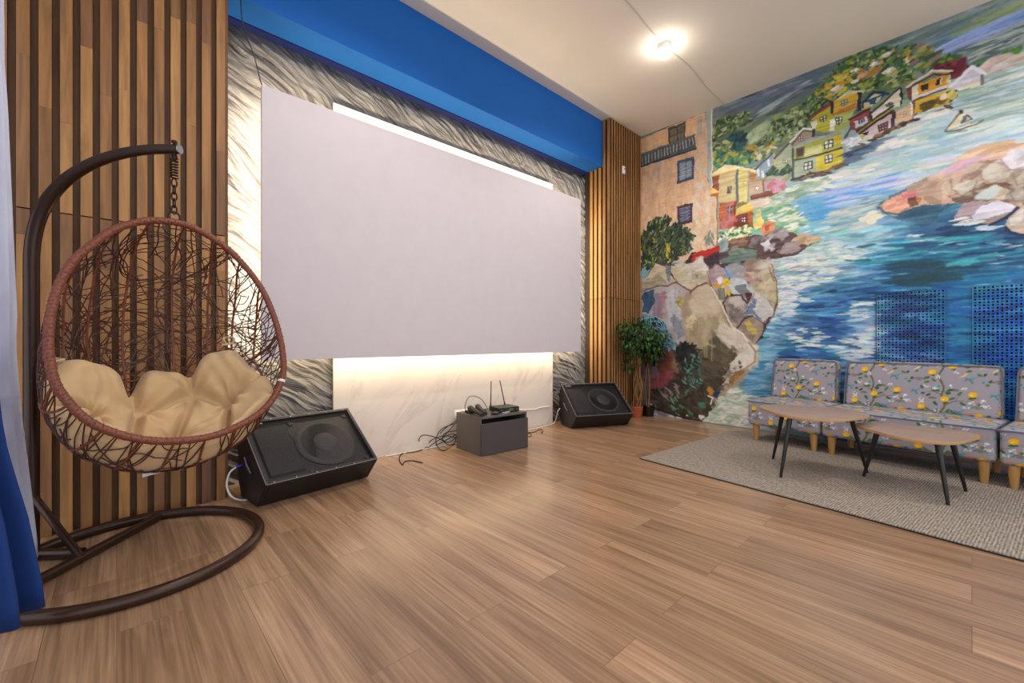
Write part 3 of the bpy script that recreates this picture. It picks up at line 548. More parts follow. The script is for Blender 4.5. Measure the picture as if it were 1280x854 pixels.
# big pale rock and its neighbour
poly(Z7, [(20,272),(130,226),(270,198),(342,240),(388,272),(336,342),(352,640),(292,692),(230,600),(190,500),(100,450),(20,452)], (176,166,166), 1, 1, 12, True)
poly(Z7, [(20,292),(112,250),(122,352),(60,442),(20,442)], (42,78,114), .95, 2, 14, True); poly(Z7, [(118,270),(200,282),(182,462),(108,452)], (142,122,138), .9, 2, 12, True); poly(Z7, [(170,300),(202,300),(192,482),(168,472)], (182,132,134), .8, 2); poly(Z7, [(205,300),(290,232),(312,422),(232,562)], (186,186,192), .8, 2, 12, True)
poly(Z7, [(240,422),(342,502),(350,612),(300,642),(262,540)], (112,122,142), .7, 2.5, 12, True); poly(Z7, [(278,312),(332,302),(334,402),(298,382)], (192,162,92), .9, 2); poly(Z7, [(295,330),(315,330),(310,400)], (120,140,80), .7, 2)
BIG = [(332,342),(380,282),(440,230),(512,204),(546,240),(590,330),(632,390),(672,482),(712,552),(770,590),(822,662),(884,722),(884,802),(830,880),(760,960),(600,1080),(350,1080),(345,640),(330,450)]
poly(Z7, BIG, (166,147,118), 1, .9, 10, True); dabs(Z7, BIG, 200, [(175,157,128),(158,138,108),(150,132,105),(185,168,140)], 14, 5, 1.5, .3, 6, .45)
dabs(Z7, [(400,290),(510,212),(560,300),(610,400),(500,440),(390,420)], 60, [(198,182,156),(190,172,146),(205,192,168)], 12, 6, 1.2, .4, 5, .5)
dabs(Z7, [(590,610),(700,660),(800,740),(760,854),(620,960),(460,960),(480,760)], 150, [(96,86,66),(80,70,52),(112,100,78),(70,62,48)], 14, 6, .5, .6, 6, .5)
dabs(Z7, [(640,520),(720,560),(822,662),(884,740),(870,812),(800,840),(765,740),(660,660),(590,600)], 90, [(202,192,174),(190,178,160),(212,204,190)], 12, 4, .8, .3, 6, .6)
line(Z7, [(380,282),(440,230),(512,206)], 1.2, (110,55,60)); line(Z7, [(20,272),(130,226),(212,228),(270,198),(342,240),(388,270)], 1.2, (115,75,75)); line(Z7, [(545,240),(632,390),(672,482),(712,552)], 1.4, (215,205,190), .9); line(Z7, [(715,552),(775,590),(822,655)], 1.6, (222,214,198))
dabs(Z7, [(350,560),(360,470),(430,430),(420,500),(380,560)], 22, [(205,180,140),(220,200,170)], 6, 2, 1., .7, 8, .7)
for x in (490, 545, 505, 350): line(Z7, [(x,640),(x+2,800)], 1.2, (190,172,130), .45)
# daffodils among the stones
dabs(Z7, [(560,225),(580,200),(610,215),(600,250)], 12, [(200,150,40),(215,170,50)], 4.5, 2, .4, 1.2, 8, .9); dabs(Z7, [(625,185),(660,170),(685,200),(680,240),(630,235)], 18, [(232,200,30),(215,180,30)], 4.5, 2, .4, 1.2, 8, .95); dabs(Z7, [(650,290),(680,260),(690,300)], 6, [(205,180,40)], 4, 2, .4, 1.2, 8, .9)
for x in (600,612,625,640): line(Z7, [(x,250),(x+6,330)], .9, (95,115,70))
dabs(Z7, [(590,180),(620,160),(640,180),(610,200)], 6, [(228,222,232)], 5, 3, .3, .6, 5, .8)
# dark bush at the bottom
DB = [(100,520),(250,420),(380,300),(360,120),(392,20),(450,0),(562,28),(602,150),(800,210),(860,300),(790,450),(742,532),(702,622),(642,702),(622,768),(480,742),(280,692),(100,660)]
poly(Z8, [(20,120),(330,60),(400,120),(380,300),(250,430),(130,560),(20,700)], (112,92,98), 1, 1.5, 12, True)
dabs(Z8, [(200,160),(300,60),(380,140),(380,300),(330,380),(280,240),(200,260)], 50, [(120,82,62),(140,105,80),(100,66,54)], 11, 4, 1.2, .5, 8, .7)
poly(Z8, [(120,330),(230,250),(292,240),(332,402),(262,472),(200,532),(125,520)], (136,62,72), 1, 3, 12, True); dabs(Z8, [(200,170),(300,110),(290,240),(200,260)], 20, [(112,58,48)], 10, 5, 1.3, .4, 8, .7)
poly(Z8, DB, (62,54,44), 1, 3, 10); dabs(Z8, DB, 260, [(50,44,38),(75,66,50),(40,36,34),(95,84,64),(60,54,40)], 10, 3, .9, .8, 7, .6)
dabs(Z8, [(600,180),(800,200),(860,300),(780,420),(640,420),(600,300)], 60, [(80,72,54),(100,90,68),(60,54,42)], 12, 5, .4, .6, 6, .5)
dabs(Z8, [(360,140),(392,20),(450,0),(562,28),(602,160),(560,260),(420,260)], 90, [(28,30,34),(35,40,40),(22,24,30)], 8, 2.6, -1.2, .5, 6, .85)
dabs(Z8, [(430,160),(560,40),(620,200),(640,330),(600,420),(460,500),(440,340)], 34, [(72,132,118),(60,115,105),(90,150,132)], 5.5, 2.0, 1.1, .6, 8, .9)
dabs(Z8, [(255,480),(330,470),(420,560),(420,690),(360,690),(260,560)], 12, [(72,132,112),(100,150,130)], 6, 2.4, .8, .5, 8, .9); dabs(Z8, [(580,600),(640,570),(640,640),(600,640)], 7, [(60,130,105)], 5, 2.4, .6, .9, 6, .9); dabs(Z8, [(480,700),(520,680),(510,710)], 3, [(80,120,90)], 5, 1.6, 1.4, .4, 6, .9)
dabs(Z8, [(140,520),(260,430),(330,380),(380,440),(280,520),(160,640)], 40, [(45,38,40),(60,45,45),(150,120,125)], 8, 2, .8, .4, 6, .8)
poly(Z8, [(1000,110),(1150,46),(1162,132),(1100,202),(1020,244),(922,382),(852,432),(820,400),(880,262)], (192,180,170), 1, 1.5); dabs(Z8, [(1000,110),(1150,46),(1162,132),(1100,202),(1020,240),(960,200)], 24, [(222,214,206),(210,200,190)], 9, 4, -.6, .5, 6, .75)
dabs(Z8, [(830,400),(870,270),(1020,200),(1020,250),(925,385),(850,430)], 50, [(120,108,96),(205,198,190),(80,70,62),(160,148,136)], 6, 2, -.6, .6, 8, .8); dabs(Z8, [(860,420),(900,340),(1000,270),(1010,290),(930,385)], 14, [(165,120,60),(145,105,55)], 7, 2.4, -.9, .3, 8, .8)
line(Z8, [(1085,-10),(1160,80),(1150,180),(1020,260)], 1.3, (160,128,80), .8)
dabs(Z8, [(670,490),(700,440),(725,500)], 7, [(190,125,45)], 5, 2, 1, .8, 8, .9); dabs(Z8, [(740,530),(780,480),(780,520)], 6, [(35,55,105)], 6, 2.4, -.6, .4, 6, .9); line(Z8, [(680,520),(730,540),(700,600)], 1.2, (226,222,212)); dabs(Z8, [(590,730),(620,700),(630,740)], 5, [(228,225,218)], 4.5, 3, 0, .6, 4, .95)
line(Z8, [(160,640),(300,700),(480,750),(620,775)], 1.6, (40,32,36), .9)
dabs(Z8, [(150,680),(300,710),(330,730),(180,712)], 12, [(140,110,130),(120,95,115)], 8, 2, .1, .2, 6, .7)

_lu = CAN.mean(-1, keepdims=True); CAN = _lu+(CAN-_lu)*.90
CAN = np.clip(CAN + (vnoise(GC/1.6, GR/1.6, 21)[..., None]-.5)*10 + BR1[..., None]*9, 0, 255)
MURAL_GAIN = 1.0
MURAL = s2l(CAN/255.0)*MURAL_GAIN
def mural_at(y, z):
    c = np.clip((Y1-np.asarray(y))/RES, 0, MW-1.001); r = np.clip((ZC-np.asarray(z))/RES, 0, MH-1.001)
    c0 = c.astype(int); r0 = r.astype(int); fc = (c-c0)[:, None]; fr = (r-r0)[:, None]
    return (MURAL[r0,c0]*(1-fr)*(1-fc)+MURAL[r0+1,c0]*fr*(1-fc)+MURAL[r0,c0+1]*(1-fr)*fc+MURAL[r0+1,c0+1]*fr*fc)
def sheet(name, X, Y, Z, paint=None):
    """regular grid mesh from 2-D coordinate arrays"""
    h, w = X.shape
    me = bpy.data.meshes.new(name)
    co = np.stack([X, Y, Z], -1).reshape(-1, 3).astype(np.float32)
    i = np.arange(h*w).reshape(h, w)
    q = np.stack([i[:-1,:-1], i[:-1,1:], i[1:,1:], i[1:,:-1]], -1).reshape(-1, 4)
    me.vertices.add(len(co)); me.vertices.foreach_set('co', co.ravel())
    me.loops.add(q.size); me.loops.foreach_set('vertex_index', q.ravel().astype(np.int32))
    me.polygons.add(len(q)); me.polygons.foreach_set('loop_start', np.arange(0, q.size, 4, dtype=np.int32)); me.polygons.foreach_set('loop_total', np.full(len(q), 4, np.int32))
    me.update(calc_edges=True); me.validate()
    if paint is not None: set_paint(me, paint.reshape(-1, 3))
    return me
# ------------------------------------------------------------------ materials of the room
def floor_mat():
    m, nt, b = new_mat('laminate_planks'); L = nt.links.new
    tc = nd(nt, 'ShaderNodeTexCoord'); sx = nd(nt, 'ShaderNodeSeparateXYZ'); L(tc.outputs['Object'], sx.inputs[0])
    cb = nd(nt, 'ShaderNodeCombineXYZ'); L(sx.outputs['Y'], cb.inputs['X']); L(sx.outputs['X'], cb.inputs['Y'])
    br = nt.nodes.new('ShaderNodeTexBrick'); br.offset = 0.37; br.offset_frequency = 2; br.squash = 1.0
    br.inputs['Color1'].default_value = (0,0,0,1); br.inputs['Color2'].default_value = (1,1,1,1); br.inputs['Mortar'].default_value = (.5,.5,.5,1)
    br.inputs['Scale'].default_value = 1.0; br.inputs['Mortar Size'].default_value = 0.0012; br.inputs['Mortar Smooth'].default_value = 0.1
    br.inputs['Bias'].default_value = 0.0; br.inputs['Brick Width'].default_value = 1.22; br.inputs['Row Height'].default_value = 0.183
    L(cb.outputs[0], br.inputs['Vector'])
    rnd = nd(nt, 'ShaderNodeSeparateColor'); L(br.outputs['Color'], rnd.inputs[0])
    sc = nd(nt, 'ShaderNodeVectorMath', operation='MULTIPLY'); sc.inputs[1].default_value = (0.9, 13.0, 1); L(cb.outputs[0], sc.inputs[0])
    mo = nd(nt, 'ShaderNodeMath', operation='MULTIPLY'); mo.inputs[1].default_value = 40.0; L(rnd.outputs[0], mo.inputs[0])
    ad = nd(nt, 'ShaderNodeVectorMath', operation='ADD'); L(sc.outputs[0], ad.inputs[0]); L(mo.outputs[0], ad.inputs[1])
    n1 = nd(nt, 'ShaderNodeTexNoise', Scale=1.0, Detail=4.0, Roughness=0.55, Distortion=0.9); L(ad.outputs[0], n1.inputs['Vector'])
    sc2 = nd(nt, 'ShaderNodeVectorMath', operation='MULTIPLY'); sc2.inputs[1].default_value = (2.2, 95.0, 1); L(cb.outputs[0], sc2.inputs[0])
    ad2 = nd(nt, 'ShaderNodeVectorMath', operation='ADD'); L(sc2.outputs[0], ad2.inputs[0]); L(mo.outputs[0], ad2.inputs[1])
    n2 = nd(nt, 'ShaderNodeTexNoise', Scale=1.0, Detail=3.0, Roughness=0.6); L(ad2.outputs[0], n2.inputs['Vector'])
    rp = nd(nt, 'ShaderNodeValToRGB'); e = rp.color_ramp.elements
    cols = [(0.20,(124,94,72)),(0.42,(154,121,95)),(0.58,(168,134,106)),(0.82,(188,154,124))]
    while len(e) < 4: e.new(.5)
    for i, (p, c) in enumerate(cols): e[i].position = p; e[i].color = lin4(c)
    L(n1.outputs['Fac'], rp.inputs[0])
    g = nd(nt, 'ShaderNodeMapRange'); g.inputs[1].default_value = .3; g.inputs[2].default_value = .7; g.inputs[3].default_value = .72; g.inputs[4].default_value = 1.20; L(n2.outputs['Fac'], g.inputs[0])
    t = nd(nt, 'ShaderNodeMapRange'); t.inputs[3].default_value = .84; t.inputs[4].default_value = 1.13; L(rnd.outputs[0], t.inputs[0])
    a1 = nd(nt, 'ShaderNodeVectorMath', operation='MULTIPLY'); L(rp.outputs[0], a1.inputs[0]); L(g.outputs[0], a1.inputs[1])
    a2 = nd(nt, 'ShaderNodeVectorMath', operation='MULTIPLY'); L(a1.outputs[0], a2.inputs[0]); L(t.outputs[0], a2.inputs[1])
    jm = nd(nt, 'ShaderNodeMapRange'); jm.inputs[3].default_value = 1.0; jm.inputs[4].default_value = .62; L(br.outputs['Fac'], jm.inputs[0])
    a3 = nd(nt, 'ShaderNodeVectorMath', operation='MULTIPLY'); L(a2.outputs[0], a3.inputs[0]); L(jm.outputs[0], a3.inputs[1])
    L(a3.outputs[0], b.inputs['Base Color'])
    rr = nd(nt, 'ShaderNodeMapRange'); rr.inputs[3].default_value = .17; rr.inputs[4].default_value = .30; L(n2.outputs['Fac'], rr.inputs[0]); L(rr.outputs[0], b.inputs['Roughness'])
    bp = nd(nt, 'ShaderNodeBump', Strength=0.12, Distance=0.002); L(n2.outputs['Fac'], bp.inputs['Height']); L(bp.outputs[0], b.inputs['Normal'])
    return m
def marble_mat():
    m, nt, b = new_mat('veined_marble'); L = nt.links.new
    tc = nd(nt, 'ShaderNodeTexCoord'); mp = nd(nt, 'ShaderNodeMapping'); mp.inputs['Scale'].default_value = (1.0, 1.0, 1.0); mp.inputs['Rotation'].default_value = (0, R(52), 0)
    L(tc.outputs['Object'], mp.inputs[0])
    s2 = nd(nt, 'ShaderNodeMapping'); s2.inputs['Scale'].default_value = (0.8, 1, 2.6); L(mp.outputs[0], s2.inputs[0])
    n = nd(nt, 'ShaderNodeTexNoise', Scale=1.1, Detail=5.0, Roughness=0.55, Distortion=1.1); L(s2.outputs[0], n.inputs['Vector'])
    rp = nd(nt, 'ShaderNodeValToRGB'); e = rp.color_ramp.elements
    e[0].position = .455; e[0].color = lin4((214,203,197)); e[1].position = .545; e[1].color = lin4((216,205,199))
    k = e.new(.497); k.color = lin4((200,189,185)); k = e.new(.472); k.color = lin4((209,198,192)); k = e.new(.518); k.color = lin4((210,199,193))
    L(n.outputs['Fac'], rp.inputs[0])
    n2 = nd(nt, 'ShaderNodeTexNoise', Scale=2.0, Detail=3.0); L(tc.outputs['Object'], n2.inputs['Vector'])
    mx = nd(nt, 'ShaderNodeMix', data_type='RGBA'); mr = nd(nt, 'ShaderNodeMapRange'); mr.inputs[1].default_value=.42; mr.inputs[2].default_value=.62
    L(n2.outputs['Fac'], mr.inputs[0]); L(mr.outputs[0], mx.inputs['Factor']); L(rp.outputs[0], mx.inputs['A']); mx.inputs['B'].default_value = lin4((215,204,198))
    L(mx.outputs['Result'], b.inputs['Base Color']); b.inputs['Roughness'].default_value = .28
    return m
M_ = {}
M_['floor'] = floor_mat(); M_['marble'] = marble_mat()
M_['ceiling'] = pbr('ceiling_paint', (233,223,209), .9, var=.03, nscale=1.5, bump=.08, bscale=8)
M_['stucco'] = pbr('gouged_plaster', (158,153,150), .75, var=.06, nscale=3, bump=.35, bscale=45)
def plaster_mat():
    m, nt, b = new_mat('gouged_plaster'); L = nt.links.new
    tc = nd(nt, 'ShaderNodeTexCoord'); wn = nd(nt, 'ShaderNodeTexNoise', Scale=1.6, Detail=2.0); L(tc.outputs['Object'], wn.inputs['Vector'])
    wm = nd(nt, 'ShaderNodeVectorMath', operation='SCALE'); wm.inputs['Scale'].default_value = .35; L(wn.outputs['Color'], wm.inputs[0])
    wa = nd(nt, 'ShaderNodeVectorMath', operation='ADD'); L(tc.outputs['Object'], wa.inputs[0]); L(wm.outputs[0], wa.inputs[1])
    ro = nd(nt, 'ShaderNodeMapping'); ro.inputs['Rotation'].default_value = (0, R(-33), 0); L(wa.outputs[0], ro.inputs[0])
    sc = nd(nt, 'ShaderNodeMapping'); sc.inputs['Scale'].default_value = (3.5, 1, 46); L(ro.outputs[0], sc.inputs[0])
    n = nd(nt, 'ShaderNodeTexNoise', Scale=1.0, Detail=5.0, Roughness=.62); L(sc.outputs[0], n.inputs['Vector'])
    rp = nd(nt, 'ShaderNodeValToRGB'); e = rp.color_ramp.elements; e[0].position = .36; e[0].color = lin4((78,75,77)); e[1].position = .56; e[1].color = lin4((140,136,136)); L(n.outputs['Fac'], rp.inputs[0]); L(rp.outputs[0], b.inputs['Base Color'])
    b.inputs['Roughness'].default_value = .7
    bp = nd(nt, 'ShaderNodeBump', Strength=1.0, Distance=.032); L(n.outputs['Fac'], bp.inputs['Height']); L(bp.outputs[0], b.inputs['Normal']); return m
M_['stucco'] = plaster_mat()
M_['blue_wall'] = pbr('blue_wall_paint', (2,92,178), .85, var=.03, nscale=2, bump=.03, bscale=80)
M_['blue_shade'] = pbr('shade_blue_strip', (2,24,92), .8)
M_['screen'] = pbr('matte_screen_white', (202,194,201), .75, var=.01)
M_['mural'] = vcol('mural_paint', .5, .12, 120)
M_['slat'] = wood('stained_pine_slats', [(106,70,44),(160,112,62),(174,126,74),(142,96,54),(182,134,80),(126,84,52),(164,116,66),(96,64,50)], 2, .5)
M_['slat_warm_lit'] = wood('warm_lit_pine_slats', [(150,104,56),(168,118,64),(158,110,60),(174,126,72),(142,98,54)], 2, .5)  # column copy of the slat wood, warm lighting put into its tone
M_['gap_shade_left'] = pbr('left_slat_side_shade', (52,33,21), .7)  # slat sides painted dark so the gaps look shaded
M_['gap_shade'] = pbr('column_slat_side_shade', (58,38,24), .7)  # same painted gap shade for the corner column
M_['backing_shade'] = pbr('gap_shade_board', (44,28,18), .7)  # board behind the column slats, darkened as shade in the gaps
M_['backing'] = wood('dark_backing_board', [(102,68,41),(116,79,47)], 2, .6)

# ------------------------------------------------------------------ shell
mb = MB(); mb.box((-2.2, -2.6, -0.08), (XM+.12, YB+.12, 0.0)); floor = struct(mb.build('floor', M_['floor'], smooth=False))
mb = MB(); mb.box((-2.2, -2.6, ZC), (XM+.12, YB+.12, ZC+.1)); ceiling = struct(mb.build('ceiling', M_['ceiling'], smooth=False))
# mural wall: fine sheet in front of a solid wall
gm = sheet('wall_right', np.full(GY.shape, XM), GY, np.clip(GZ, 0.0, ZC), MURAL)
bm = bmesh.new(); bm.from_mesh(gm)
for lo, hi in (((XM+.004, -2.6, 0), (XM+.12, YB+.12, ZC)),):
    b_ = bmesh.ops.create_cube(bm, size=1.0)['verts']
    for v in b_: v.co = Vector(((lo[i]+hi[i])/2 + v.co[i]*(hi[i]-lo[i]) for i in range(3)))
bm.to_mesh(gm); bm.free()
wr = link_mesh('wall_right', gm, M_['mural'], smooth=False, recalc=False); struct(wr)
wr['label'] = 'right wall painted with a seaside village mural'
ca = gm.color_attributes['paint']
for i in range(len(gm.vertices)-8, len(gm.vertices)): ca.data[i].color = (.3,.35,.4,1)
# gouged plaster wall, real relief
sx = np.arange(.40, 4.62, .008); sz = np.arange(0, 3.26, .008)
SXg, SZg = np.meshgrid(sx, sz)
wa = vnoise(SXg*1.1+9, SZg*1.1, 31)*1.1 + vnoise(SXg*3, SZg*3, 32)*.25
ang = R(-30) + (wa-.6)*.9
uu = SXg*np.cos(R(-32)) + SZg*np.sin(R(-32)); vv = -SXg*np.sin(R(-32)) + SZg*np.cos(R(-32)) + (vnoise(SXg*1.6, SZg*1.6, 33)-.5)*.35 + (vnoise(SXg*5, SZg*5, 37)-.5)*.05
h = (1-np.abs(vnoise(uu*2.2+40, vv*24+40, 34)-.5)*2)**2*.020 + (1-np.abs(vnoise(uu*4.5+70, vv*48+9, 35)-.5)*2)**2*.013*vnoise(SXg*3+5, SZg*3, 38)*1.6 + vnoise(uu*9+3, vv*80+3, 39)*.005 + vnoise(SXg*2.5+20, SZg*2.5, 36)*.018
h = h*np.clip((4.62-SXg)/.05, 0, 1)
h = h*(1-.8*np.clip((SZg-3.12)/.06, 0, 1))
SY = YB + .052 - h
sm = sheet('wall_back', SXg, SY, SZg)
bm = bmesh.new(); bm.from_mesh(sm)
b_ = bmesh.ops.create_cube(bm, size=1.0)['verts']; lo = (-2.2, YB+.04, 0); hi = (XM+.12, YB+.16, ZC)
for v in b_: v.co = Vector(((lo[i]+hi[i])/2 + v.co[i]*(hi[i]-lo[i]) for i in range(3)))
bm.to_mesh(sm); bm.free()
wb = link_mesh('wall_back', sm, M_['stucco'], smooth=True, recalc=False, angle=180); struct(wb)
wb['label'] = 'back wall of rough grey gouged plaster'
# blue ceiling beam with its soffit and the lip against the plaster, its shade painted in dark blue
mb = MB(); mb.box((-2.2, 3.20, 3.215), (XC+.02, YB+.04, ZC)); beam = struct(mb.build('beam', M_['blue_wall'], smooth=False, bevel=.004)); beam['label'] = 'bright blue beam under the ceiling'
mb = MB(); mb.box((-2.2, 3.435, 3.204), (XC+.01, YB+.05, 3.216)); t_ = struct(mb.build('trim_1', M_['blue_shade'], smooth=False)); t_['label'] = 'blue strip under the beam with painted shade'

# marble cladding panel
mp_ = thing('marble_panel', 'white grey veined marble panel on the wall below and behind the screen', 'wall panel', (2.57, YB-.012, 0))
mb = MB(); mb.box((1.26, YB-.030, 0.0), (3.86, YB-.0125, 2.89)); o = mb.build('slab', M_['marble'], mp_, smooth=False, bevel=.002)

# ------------------------------------------------------------------ wooden slat claddings
def slats(x0, pitch, n, w, y_front, y_back, z0, z1, seam, name_part, mat, parent, axis='x', gap=.003, gap_shade=None):
    """vertical battens butted from short lengths"""
    for nm, a, b in (('lower', z0, seam-gap), ('upper', seam+gap, z1)):
        mb = MB()
        for i in range(n):
            z = a
            while z < b-1e-4:
                z2 = min(b, z+random.uniform(.45, 1.3))
                if b-z2 < .12: z2 = b
                dy = random.uniform(0, .0012)
                c = x0+i*pitch
                if axis == 'x': mb.box((c, y_front+dy, z+.0004), (c+w, y_back, z2-.0004))
                else: mb.box((y_front+dy, c, z+.0004), (y_back, c+w, z2-.0004))
                z = z2
        o = mb.build(nm+'_slats', mat, parent, smooth=False, bevel=0)
        if gap_shade is not None:
            o.data.materials.append(gap_shade)
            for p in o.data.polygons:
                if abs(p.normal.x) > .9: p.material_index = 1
sp = thing('slat_panel', 'tall panel of brown vertical wooden slats behind the hanging chair', 'wall panel', (0, YS+.03, 0))
slats(-.885, .0745, 19, .045, YS, YS+.03, 0, 3.78, 1.66, 'slats', M_['slat'], sp, gap_shade=M_['gap_shade_left'])
mb = MB(); mb.box((-.90, YS+.0301, 0), (.521, YB-.03, 3.78)); mb.build('backing_board', M_['backing'], sp, smooth=False)
sc_ = thing('slat_column', 'wooden slat column in the corner between plaster and mural', 'wall panel', (4.9, YF+.03, 0))
slats(XC+.032, .0555, 13, .031, YF, YF+.028, 0, ZC-.002, 1.54, 'slats', M_['slat_warm_lit'], sc_, gap_shade=M_['gap_shade'])
mb = MB()
for i in range(5):
    z = 0; y = YF+.002+i*.066
    for a, b in ((0, 1.537), (1.543, ZC-.002 if y < 3.15 else 3.21)):
        mb.box((XC-.002, y, a), (XC+.027, y+.042, b))
o = mb.build('side_slats', M_['slat_warm_lit'], sc_, smooth=False); o.data.materials.append(M_['gap_shade'])
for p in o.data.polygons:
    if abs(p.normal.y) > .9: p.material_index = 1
mb = MB(); mb.box((XC+.028, YF+.0285, 0), (XM-.003, YB+.03, ZC-.002)); mb.build('backing_board', M_['backing_shade'], sc_, smooth=False)

# ------------------------------------------------------------------ projection screen with LED strip behind its edge
SXa, SXb, SZa, SZb, SYf = .720, 4.185, .865, 2.735, 3.27
ps = thing('projection_screen', 'large blank white projection screen standing off the wall, lit from behind', 'screen', ((SXa+SXb)/2, SYf+.02, SZa))
mb = MB(); mb.box((SXa, SYf, SZa), (SXb, SYf+.028, SZb)); mb.build('panel', M_['screen'], ps, smooth=False, bevel=.002)
M_['alu'] = pbr('brushed_aluminium', (175,175,178), .35, .9)
mb = MB()
for a, b in (((SXa+.12, SYf+.029, SZa+.12), (SXb-.12, SYf+.05, SZa+.16)), ((SXa+.12, SYf+.029, SZb-.16), (SXb-.12, SYf+.05, SZb-.12))): mb.box(a, b)
for x in (1.5, 2.45, 3.4): 
    for z in (1.05, 2.5): mb.box((x, SYf+.05, z), (x+.05, YB-.0305, z+.05))
mb.build('mounting_frame', M_['alu'], ps, smooth=False)
M_['led'] = emit('warm_led', (255,226,170), 6)
mb = MB(); i_ = .035; y0 = SYf+.029; y1 = SYf+.036
mb.box((SXa+i_, y0, SZa+i_), (SXb-i_, y1, SZa+i_+.012)); mb.box((SXa+i_, y0, SZb-i_-.012), (SXb-i_, y1, SZb-i_))
mb.box((SXa+i_, y0, SZa+i_+.013), (SXa+i_+.012, y1, SZb-i_-.013)); mb.box((SXb-i_-.012, y0, SZa+i_+.013), (SXb-i_, y1, SZb-i_-.013))
mb.build('led_strip', M_['led'], ps, smooth=False)['label'] = 'glowing warm white light strip'
LEDW = 1.0
def area(name, loc, rot, sx_, sy_, power, col, spread=180, parent=None):
    l = bpy.data.lights.new(name, 'AREA'); l.shape = 'RECTANGLE'; l.size = sx_; l.size_y = sy_; l.energy = power; l.color = col; l.spread = R(spread)
    o = bpy.data.objects.new(name, l); C.objects.link(o); o.location = loc; o.rotation_euler = rot; return o
WARM = (1.0, .86, .62)
wx = SXb-SXa; wz = SZb-SZa; yl = SYf+.045
for nm, loc, a, b, pw in (('bottom', ((SXa+SXb)/2, yl, SZa+.04), wx-.1, .02, 13), ('top', ((SXa+SXb)/2, yl, SZb-.012), wx-.1, .02, 17)):
    area('led_light', loc, (R(48 if nm == 'bottom' else 163), 0, 0), a, b, pw, (1.0, .82, .52))
for nm, x in (('l', SXa+.04), ('r', SXb-.04)):
    area('led_light', (x, yl, (SZa+SZb)/2), (R(90), 0, R(40 if nm == 'l' else -40)), .02, wz-.1, 22, WARM)

# ------------------------------------------------------------------ ceiling lamp, its cable, cords
M_['white_plastic'] = pbr('white_plastic', (225,224,222), .4)
M_['bulb'] = emit('lamp_glow', (255,246,232), 55)
lamp_and_fill_xy = [(3.80, 1.98), (1.35, 1.95), (3.80, -.55), (1.35, -.55)]  # first is the real lamp; the other three are unseen, added for fill
for i, (x, y) in enumerate(lamp_and_fill_xy[:1]):
    t = thing('ceiling_spotlight', 'round bright spotlight on the ceiling above the mural corner', 'ceiling light', (x, y, ZC))
    mb = MB(); mb.lathe([(0,0),(.062,0),(.064,-.012),(.056,-.052),(.050,-.052),(.050,-.044),(0,-.044)], 32, Matrix.Translation((x, y, ZC))); mb.build('housing', M_['white_plastic'], t)
    mb = MB(); mb.lathe([(.049,-.0445),(.060,-.062),(.062,-.085),(.050,-.110),(.028,-.126),(0,-.131)], 32, Matrix.Translation((x, y, ZC))); mb.build('bulb', M_['bulb'], t)
for x, y in lamp_and_fill_xy:
    l = bpy.data.lights.new('lamp_and_fill_light', 'SPOT'); l.energy = 80; l.spot_size = R(165); l.spot_blend = .6; l.shadow_soft_size = .05; l.color = (1.0, .93, .84)
    o = bpy.data.objects.new('lamp_and_fill_light', l); C.objects.link(o); o.location = (x, y, ZC-.16)
M_['ceil_cable'] = pbr('pale_cable', (200,190,180), .7); M_['black_cable'] = pbr('black_cable', (22,22,24), .5); M_['white_cable'] = pbr('white_cable', (222,220,216), .5)
mb = MB(); mb.tube(smooth_path([(1.2,1.94,ZC-.004),(2.4,1.93,ZC-.004),(3.1,1.935,ZC-.005),(3.5,1.965,ZC-.004),(3.735,1.98,ZC-.006)], 6), .004, 6)
mb.tube(smooth_path([(3.87,1.98,ZC-.006),(4.3,1.955,ZC-.004),(4.8,1.99,ZC-.004),(5.27,1.985,ZC-.004)], 6), .004, 6)
tag(mb.build('ceiling_cable', M_['ceil_cable']), 'thin pale cable clipped along the ceiling to the spotlight', 'cable')
mb = MB(); mb.tube(smooth_path([on_y(300,-60,3.185), on_y(301,0,3.185), on_y(303,26,3.185), on_y(309,48,3.21), on_y(317,68,3.24), (.712,3.268,2.737+.02), (.728,3.285,2.738)], 8), .0035, 6)
tag(mb.build('black_cable', M_['black_cable']), 'thin black cord hanging past the blue beam to the screen corner', 'cable')
t = thing('wall_sensor', 'small white box fixed high on the slat column', 'sensor', tuple(on_y(778.5,213,YF-.012)))
p = on_y(778.5, 213, YF)
mb = MB(); mb.box((p.x-.028, YF-.022, p.z-.05), (p.x+.028, YF, p.z+.05)); mb.build('cover', M_['white_plastic'], t, bevel=.005)
M_['dark'] = pbr('dark_plastic', (30,30,32), .5)
mb = MB(); mb.lathe([(0,.003),(.008,.002),(.009,0)], 14, Matrix.Translation((p.x+.006, YF-.022, p.z+.012)) @ Matrix.Rotation(R(90), 4, 'X')); mb.build('lens', M_['dark'], t)
# ------------------------------------------------------------------ hanging egg chair, its stand and cushion
M_['stand'] = pbr('dark_brown_powder_coat', (56,35,25), .32, .3, var=.08, nscale=20)
M_['rattan'] = pbr('red_brown_rattan', (116,60,42), .45, var=.15, nscale=60, bump=.2, bscale=200)
M_['rattan_dark'] = pbr('dark_brown_rattan', (72,40,28), .45, var=.18, nscale=40)
M_['cushion'] = pbr('tan_cotton', (200,168,126), .85, var=.03, nscale=10, bump=.12, bscale=260, sheen=.2)
M_['chain'] = pbr('dark_chain_steel', (48,36,30), .35, .7)
TIP = Vector((.196, 2.52, 1.895))
POST = Vector((-.285, 2.915, 0))
CEN = Vector((.08, 2.62, 0))
st = thing('chair_stand', 'dark brown metal stand with a floor ring and an arched arm', 'chair stand', tuple(CEN))
mb = MB(); mb.tube([CEN+Vector((.475*math.cos(a), .475*math.sin(a), .0255)) for a in np.linspace(0, 2*math.pi, 96, endpoint=False)], .025, 14, closed=True)
